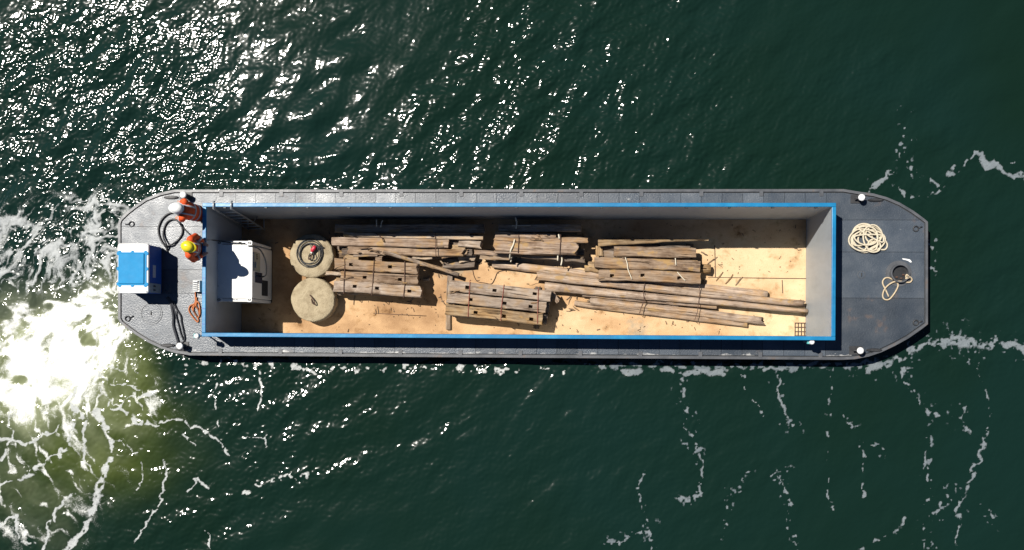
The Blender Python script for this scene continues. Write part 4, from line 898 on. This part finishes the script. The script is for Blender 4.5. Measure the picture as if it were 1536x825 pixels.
box('corner_panel', (xs_, by0+.03, Z_DECK+.12), (xs_+.010, by0+.27, zt-.08), M['galv'], PU, .004)  # grey metal on a white corner; its shade is put into the colour
for k in range(2): box('latch', (xs_+.011, by0+.08+k*.1, zt-.40), (xs_+.03, by0+.12+k*.1, zt-.30), M['dark_steel'], PU, .004)
for x, y in ((bx0+.05, by0+.05), (bx1-.05, by1-.05), (bx0+.05, by1-.05), (bx1-.05, by0+.05)): cyl('lid_bolt', (x, y), .012, zt+.001, zt+.007, M['dark_steel'], PU, 8)

# ------------------------------------------------------------------ ladder into the hold
LD = None
tops = [at(320.5, 303.5, Z_RIM+.02), at(347, 303.5, Z_RIM+.02)]; fy = at(380, 344.5, ZS).y
LD = empty('ladder', ((tops[0].x+tops[1].x)/2, fy, ZS), 'grey steel ladder hooked over the far rim beside the generator', 'ladder')
yt = HY1-T2-.06; xl, xr = tops[0].x, tops[1].x
def lad(t): return (yt+(fy-yt)*t, Z_RIM-.05+(ZS-(Z_RIM-.05))*t)
rails = []
for x in (xl, xr):
    y1_, z1_ = lad(1)
    rails.append(tube('side_rail', [(x, HY1+.05, Z_RIM-.03), (x, HY1+.05, Z_RIM+.035), (x, yt, Z_RIM+.035), (x, yt, Z_RIM-.05), (x, y1_, z1_)], .024, M['galv'], LD, 8))
for k in range(7):
    y_, z_ = lad(.13+.137*k); tube('rung', [(xl, y_, z_), (xr, y_, z_)], .016, M['galv'], LD, 6)
y_, z_ = lad(.97); tube('stand_off', [(xr, y_, z_), (xr, HY1-T2-.01, z_)], .018, M['galv'], LD, 6)
y_, z_ = lad(.62); tube('stand_off', [(xr, y_, z_), (xr, HY1-T2-.01, z_-.3)], .012, M['galv'], LD, 6)
y_, z_ = lad(.97); tube('stand_off', [(xl, y_, z_), (xl, HY1-T2-.01, z_)], .014, M['galv'], LD, 6)

# ------------------------------------------------------------------ ropes, cables, crate on deck
def deckpath(pts, z=.03): return [at(p[0], p[1], Z_DECK+z+(p[2] if len(p) > 2 else 0)) for p in pts]
rp = []
rl = random.Random(5)
loops = [(1296, 357, 20, 21, 0), (1300, 356, 22, 19, .6), (1298, 357, 11, 10, 1.0), (1310, 352, 12, 12, 2.0), (1304, 360, 24, 16, 2.6), (1311, 369, 10, 10, 3.2), (1296, 360, 23, 17, .3), (1309, 356, 14, 19, 1.2), (1300, 354, 17, 14, 4.0)]
zz = 0
for (x, y, rx, ry, ph) in loops:
    for k in range(8):
        t = ph+k*.785; rp.append((x+rx*math.cos(t)+rl.uniform(-1, 1), y+ry*math.sin(t)+rl.uniform(-1, 1), zz)); zz += .0012
rp += [(1318, 352, .06), (1326, 358, .03), (1331, 367, 0), (1328, 374, 0), (1320, 374, 0), (1313, 370, .03)]
tag(tube('mooring_rope', deckpath(rp), .022, M['pale_rope'], None, 6, 4), 'pale rope heaped in overlapping loops on the bow deck', 'rope')
tag(tube('mooring_rope', deckpath([(1333, 445), (1328.6, 435), (1324, 425), (1326, 418.5), (1332, 416.5), (1340, 420), (1346.4, 425), (1346.5, 431), (1341, 441), (1333.7, 449), (1327, 449), (1324, 444), (1326, 435.5, .03), (1332, 428), (1340.5, 423, .03), (1350.6, 422), (1364, 423.6), (1368, 419, .02), (1364, 415, .05), (1359, 416, .08), (1360, 412, .10), (1364, 416, .09), (1358, 418, .10)]), .02, M['rope'], None, 6, 5),
    'short tan rope with a crossed loop beside the bow manhole', 'rope')
tag(tube('orange_rope', deckpath([(293, 438), (293, 448), (292, 455), (285, 459), (283.5, 466), (288, 474), (296, 483), (297, 478), (291, 468), (288, 462), (292, 458), (297, 464), (299, 474), (298, 466), (294, 459), (296, 452), (299, 458), (300, 470), (297, 476), (292, 470), (290, 463), (294, 454), (295, 446)], .03), .017, M['orange_rope'], None, 6, 5),
    'orange rope bunched against the stern coaming', 'rope')
tag(tube('mooring_line', deckpath([(250, 446), (255, 452), (258, 462), (260, 476), (260, 488), (264, 502), (267, 512), (270, 521), (276, 524), (281, 521), (284, 523)]), .036, M['black_rope'], None, 6, 5), 'thick dark mooring line running from the power unit to the near stern bollard', 'rope')
tag(tube('mooring_line', deckpath([(257, 452, .05), (261, 462, .05), (264, 474, .01), (268, 488), (271, 500), (275, 510)]), .02, M['black_rope'], None, 6, 5), 'thin dark line in the middle of the stern mooring lines', 'rope')
tag(tube('mooring_line', deckpath([(260, 452), (265, 464), (271, 474), (272, 482), (275, 496), (277, 509), (272, 516)]), .022, M['black_rope'], None, 6, 5), 'thin dark line bowed outward toward the coaming among the stern mooring lines', 'rope')
cab = deckpath([(251, 378), (249, 371), (243, 363), (238.5, 352), (238, 341), (243, 329), (252, 321), (262, 319), (270, 324)])
tag(tube('power_cable', cab, .024, M['rubber'], None, 7, 5), 'black hose curving in the outer arc on the stern deck by the workers', 'cable')
cab = deckpath([(247, 369, .05), (257, 367, .05), (266, 361), (273, 351), (273, 341), (267, 332), (259, 329), (251, 333), (246, 343), (245, 355, .04), (249, 366, .08), (251, 374, .02)])
tag(tube('power_cable', cab, .024, M['rubber'], None, 7, 5), 'black hose closed into a round loop between the two workers', 'cable')
cab = deckpath([(269, 334, .06), (275, 342), (284, 351), (291, 356)])+[at(298, 359, Z_DECK+.4), at(303, 360, Z_RIM+.03), at(308, 360, Z_RIM+.0), at(318, 360, 1.1), at(332, 362, .735), at(350, 364, .73), at(368, 365, .735)]
tag(tube('power_cable', cab, .016, M['rubber'], None, 7, 5), 'thin black cable led over the stern rim from the deck to the generator', 'cable')
p = at(294.5, 429, Z_DECK+.15)
CR = empty('plastic_crate', (p.x, p.y, Z_DECK), 'small white slatted crate against the stern coaming above the orange rope', 'crate')
box('crate_base', (p.x-.09, p.y-.15, Z_DECK+.003), (p.x+.09, p.y+.15, Z_DECK+.02), M['white'], CR, .003)
for y0, y1 in ((p.y-.15, p.y-.135), (p.y+.135, p.y+.15)): box('crate_end', (p.x-.09, y0, Z_DECK+.021), (p.x+.09, y1, Z_DECK+.16), M['white'], CR, .003)
for x0, x1 in ((p.x-.09, p.x-.078), (p.x+.078, p.x+.09)): box('crate_side', (x0, p.y-.134, Z_DECK+.021), (x1, p.y+.134, Z_DECK+.16), M['white'], CR, .003)
for k in range(5): box('slat', (p.x-.077, p.y-.115+k*.054, Z_DECK+.145), (p.x+.03, p.y-.09+k*.054, Z_DECK+.157), M['white'], CR, .002)

# ------------------------------------------------------------------ two workers
def sphere(bm, c, r, sx=1, sy=1, sz=1):
    v = bmesh.ops.create_icosphere(bm, subdivisions=2, radius=1.0)['verts']
    for q in v: q.co = Vector((c[0]+q.co.x*r*sx, c[1]+q.co.y*r*sy, c[2]+q.co.z*r*sz))
def limb(bm, chain, n=12):
    V, F = tube_geo([c[0] for c in chain], 0, n, rs=[c[1] for c in chain]); vs = [bm.verts.new(v) for v in V]
    for f in F: bm.faces.new([vs[i] for i in f])
    for c in chain: sphere(bm, c[0], c[1])
def loft(bm, rows, n=20):
    R_ = [[bm.verts.new((c[0]+rx*math.cos(2*math.pi*i/n), c[1]+ry*math.sin(2*math.pi*i/n), c[2])) for i in range(n)] for c, rx, ry in rows]
    for a, b in zip(R_[:-1], R_[1:]):
        for i in range(n): bm.faces.new((a[i], a[(i+1) % n], b[(i+1) % n], b[i]))
    bm.faces.new(R_[0][::-1]); bm.faces.new(R_[-1])
def fuse(name, bm, mat, parent, base, rot, vox):
    """weld overlapping shells into one continuous surface"""
    bmesh.ops.recalc_face_normals(bm, faces=bm.faces)
    Mx = Matrix.Translation(base) @ Matrix.Rotation(rot, 4, 'Z')
    me = bpy.data.meshes.new(name); bm.to_mesh(me); bm.free()
    o = bpy.data.objects.new(name, me); COL.objects.link(o)
    md = o.modifiers.new('weld', 'REMESH'); md.mode = 'VOXEL'; md.voxel_size = vox
    ms = o.modifiers.new('soft', 'SMOOTH'); ms.factor = .5; ms.iterations = 2
    dg = bpy.context.evaluated_depsgraph_get(); em = bpy.data.meshes.new_from_object(o.evaluated_get(dg))
    bpy.data.objects.remove(o); bpy.data.meshes.remove(me)
    v = [Mx @ q.co for q in em.vertices]; f = [list(p.vertices) for p in em.polygons]; bpy.data.meshes.remove(em)
    return mk(name, v, f, mat, parent, True)
def person(label, base, rot, helmet, lean, hands, turn):
    base = Vector(base); P_ = empty('person', base, label, 'person', 'workers in orange on the stern deck')
    lx = lambda z: lean*max(0, z-.9)                      # forward lean above the hips
    hip, sh = .93, 1.42
    shL = {s: Vector((lx(sh), s*.19, sh)) for s in (1, -1)}
    hd = Vector((lx(1.62)+.02, 0, 1.615)); elb = {}; wr = {}
    for s in (1, -1):
        w = Vector(hands[0 if s > 0 else 1]); d = w-shL[s]; m = shL[s]+d*.5
        drop = math.sqrt(max(0, .29**2-(d.length/2)**2)); perp = Vector((0, s*.5, -1)); perp -= d.normalized()*perp.dot(d.normalized()); elb[s] = m+perp.normalized()*drop; wr[s] = w
    feet = {s: Vector((.02, s*.13, 0)) for s in (1, -1)}
    bm = bmesh.new()
    sphere(bm, hd, .105, .95, .76, 1.12); sphere(bm, hd+Vector((.02, 0, -.07)), .075, .9, .8, .8)
    cr, sr_ = math.cos(turn), math.sin(turn)
    rv = lambda x, y, z: hd+Vector((x*cr-y*sr_, x*sr_+y*cr, z))
    limb(bm, [(rv(.09, 0, .0), .012), (rv(.118, 0, -.03), .017)], 8)                # nose
    for s in (1, -1): sphere(bm, rv(-.005, s*.082, -.01), .028, .6, .35, 1.0); sphere(bm, rv(.088, s*.033, .012), .012)
    limb(bm, [(rv(.083, -.022, -.065), .008), (rv(.09, 0, -.066), .010), (rv(.083, .022, -.065), .008)], 6)
    limb(bm, [(hd+Vector((-.01, 0, -.08)), .056), (Vector((lx(1.44), 0, 1.44)), .062)])
    loft(bm, [((lx(z), 0, z), rx, ry) for z, rx, ry in ((.86, .10, .155), (.95, .11, .165), (1.1, .105, .15), (1.28, .12, .175), (1.40, .105, .19), (1.47, .06, .10))])
    for s in (1, -1):
        limb(bm, [(shL[s], .058), (elb[s], .042), (wr[s], .028)])
        limb(bm, [(Vector((0, s*.09, .9)), .088), (Vector((.03, s*.11, .50)), .058), (Vector((0, s*.12, .10)), .042)]); limb(bm, [(feet[s]+Vector((-.04, 0, .05)), .04), (feet[s]+Vector((.12, s*.02, .035)), .035)])
        f = (wr[s]-elb[s]).normalized(); f = Vector((f.x, f.y, f.z*.3)).normalized(); side = Vector((-f.y, f.x, 0)).normalized()
        pc = wr[s]+f*.05; limb(bm, [(wr[s], .027), (pc-side*.018, .022), (pc-side*.018+f*.04, .019)]); limb(bm, [(wr[s], .027), (pc+side*.018, .022), (pc+side*.018+f*.04, .019)])
        for k, ln in enumerate((.062, .075, .07, .055)):
            b0 = pc+f*.04+side*(-.03+.02*k); limb(bm, [(b0, .0095), (b0+f*ln*.55+Vector((0, 0, -.004)), .009), (b0+f*ln*.85+Vector((0, 0, -.028)), .008)], 7)
        tb = pc-side*s*(-.03)*-1; tb = pc+side*(-s*.03); limb(bm, [(tb-f*.02, .012), (tb+side*(-s*.028)+f*.02, .010), (tb+side*(-s*.034)+f*.05+Vector((0, 0, -.01)), .009)], 7)
    fuse('body', bm, M['skin'], P_, base, rot, .0075)
    # clothes: a little larger than the body
    bm = bmesh.new()
    loft(bm, [((lx(z), 0, z), rx, ry) for z, rx, ry in ((.74, .155, .215), (.95, .155, .215), (1.1, .155, .215), (1.28, .17, .235), (1.40, .145, .24), (1.475, .09, .14))])
    for s in (1, -1): limb(bm, [(shL[s], .095), (elb[s], .078), (wr[s]-(wr[s]-elb[s])*.16, .052)])
    jk = fuse('jacket', bm, M['hi_orange'], P_, base, rot, .013)
    Mx = Matrix.Translation(base) @ Matrix.Rotation(rot, 4, 'Z')
    for z, rx, ry in ((.97, .162, .222), (1.17, .170, .230)):
        pts = []; V = []; F = []; n = 28
        for i in range(n):
            t = 2*math.pi*i/n
            for dz, k in ((-.028, 1.0), (.028, 1.0), (.028, .9), (-.028, .9)): V.append(Mx @ Vector((lx(z)+rx*k*math.cos(t), ry*k*math.sin(t), z+dz)))
        for i in range(n):
            j = (i+1) % n
            for k in range(4): q = (k+1) % 4; F.append((i*4+k, j*4+k, j*4+q, i*4+q))
        mk('reflective_band', V, F, M['reflect'], jk, True)
    for s in (1, -1):
        V, F = tube_geo([Mx @ Vector((lx(z)+x, s*.10, z)) for z, x in ((1.16, .162), (1.3, .170), (1.41, .142), (1.485, .055), (1.47, -.07), (1.36, -.150), (1.2, -.168))], .022, 6); mk('reflective_band', V, F, M['reflect'], jk, True)
        d = (wr[s]-elb[s]); c_ = elb[s]+d*.45; V, F = tube_geo([Mx @ (c_-d*.09), Mx @ (c_+d*.09)], .075, 14); mk('reflective_band', V, F, M['reflect'], jk, True)
    bm = bmesh.new(); loft(bm, [((0, 0, z), rx, ry) for z, rx, ry in ((.80, .11, .17), (.90, .125, .178), (1.0, .115, .168))])
    for s in (1, -1): limb(bm, [(Vector((0, s*.09, .86)), .105), (Vector((.03, s*.11, .50)), .080), (Vector((0, s*.12, .10)), .072)])
    fuse('trousers', bm, M['trousers'], P_, base, rot, .014)
    for s in (1, -1):
        bm = bmesh.new(); limb(bm, [(feet[s]+Vector((-.01, 0, .16)), .058), (feet[s]+Vector((-.03, 0, .06)), .056), (feet[s]+Vector((.14, s*.025, .05)), .046)])
        fuse('boot', bm, M['boots'], P_, base, rot, .012)
    # hair rim and safety helmet with brim and ridge
    bm = bmesh.new(); sphere(bm, rv(-.02, 0, .02), .103, 1.0, .85, 1.0); fuse('hair', bm, M['hair'], P_, base, rot, .012)
    bm = bmesh.new(); n = 26; rows = []
    for zz_, k in ((.045, 1.0), (.075, 1.0), (.11, .93), (.14, .78), (.16, .55), (.172, .28)):
        rows.append([bm.verts.new(Mx @ rv(  .158*k*math.cos(2*math.pi*i/n), .132*k*math.sin(2*math.pi*i/n), zz_+.006*(abs(math.sin(2*math.pi*i/n)) < .2)*(zz_ > .1))) for i in range(n)])
    for a_, b_ in zip(rows[:-1], rows[1:]):
        for i in range(n): bm.faces.new((a_[i], a_[(i+1) % n], b_[(i+1) % n], b_[i]))
    bm.faces.new(rows[-1]); bm.faces.new(rows[0][::-1]); hl = mkbm('safety_helmet', bm, helmet, P_, True)
    bm = bmesh.new()
    A_ = [Mx @ rv(.152*math.cos(2*math.pi*i/n), .128*math.sin(2*math.pi*i/n), .05) for i in range(n)]
    B_ = [Mx @ rv((.172+.05*max(0, math.cos(2*math.pi*i/n)))*math.cos(2*math.pi*i/n), .146*math.sin(2*math.pi*i/n), .040) for i in range(n)]
    C_ = [Mx @ rv((.172+.05*max(0, math.cos(2*math.pi*i/n)))*math.cos(2*math.pi*i/n), .146*math.sin(2*math.pi*i/n), .034) for i in range(n)]
    a_, b_, c_ = [[bm.verts.new(q) for q in Q] for Q in (A_, B_, C_)]
    for i in range(n): j = (i+1) % n; bm.faces.new((a_[i], a_[j], b_[j], b_[i])); bm.faces.new((b_[i], b_[j], c_[j], c_[i]))
    mkbm('brim', bm, helmet, hl, True)
    V, F = tube_geo([Mx @ rv(x, 0, z) for x, z in ((-.12, .10), (-.08, .148), (0, .176), (.08, .150), (.125, .10))], .014, 8); mk('ridge', V, F, helmet, hl, True)
    return P_
h1 = at(263, 311.5, Z_DECK+1.72); h2 = at(270.5, 367.5, Z_DECK+1.72)
zr = Z_RIM-Z_DECK+.045
person('worker in orange jacket and white helmet stooping over the black hose by the far corner', (-9.555, h1.y-.02, Z_DECK+.002), math.pi-.12, M['helmet_white'], .20, ((.40, .20, .93), (.42, -.22, .90)), .1)
person('worker in orange jacket and yellow helmet resting both hands on the stern rim', (-9.575, h2.y-.02, Z_DECK+.002), -.10, M['helmet_yellow'], .15, ((.20, .20, zr), (.215, -.16, zr)), -.15)
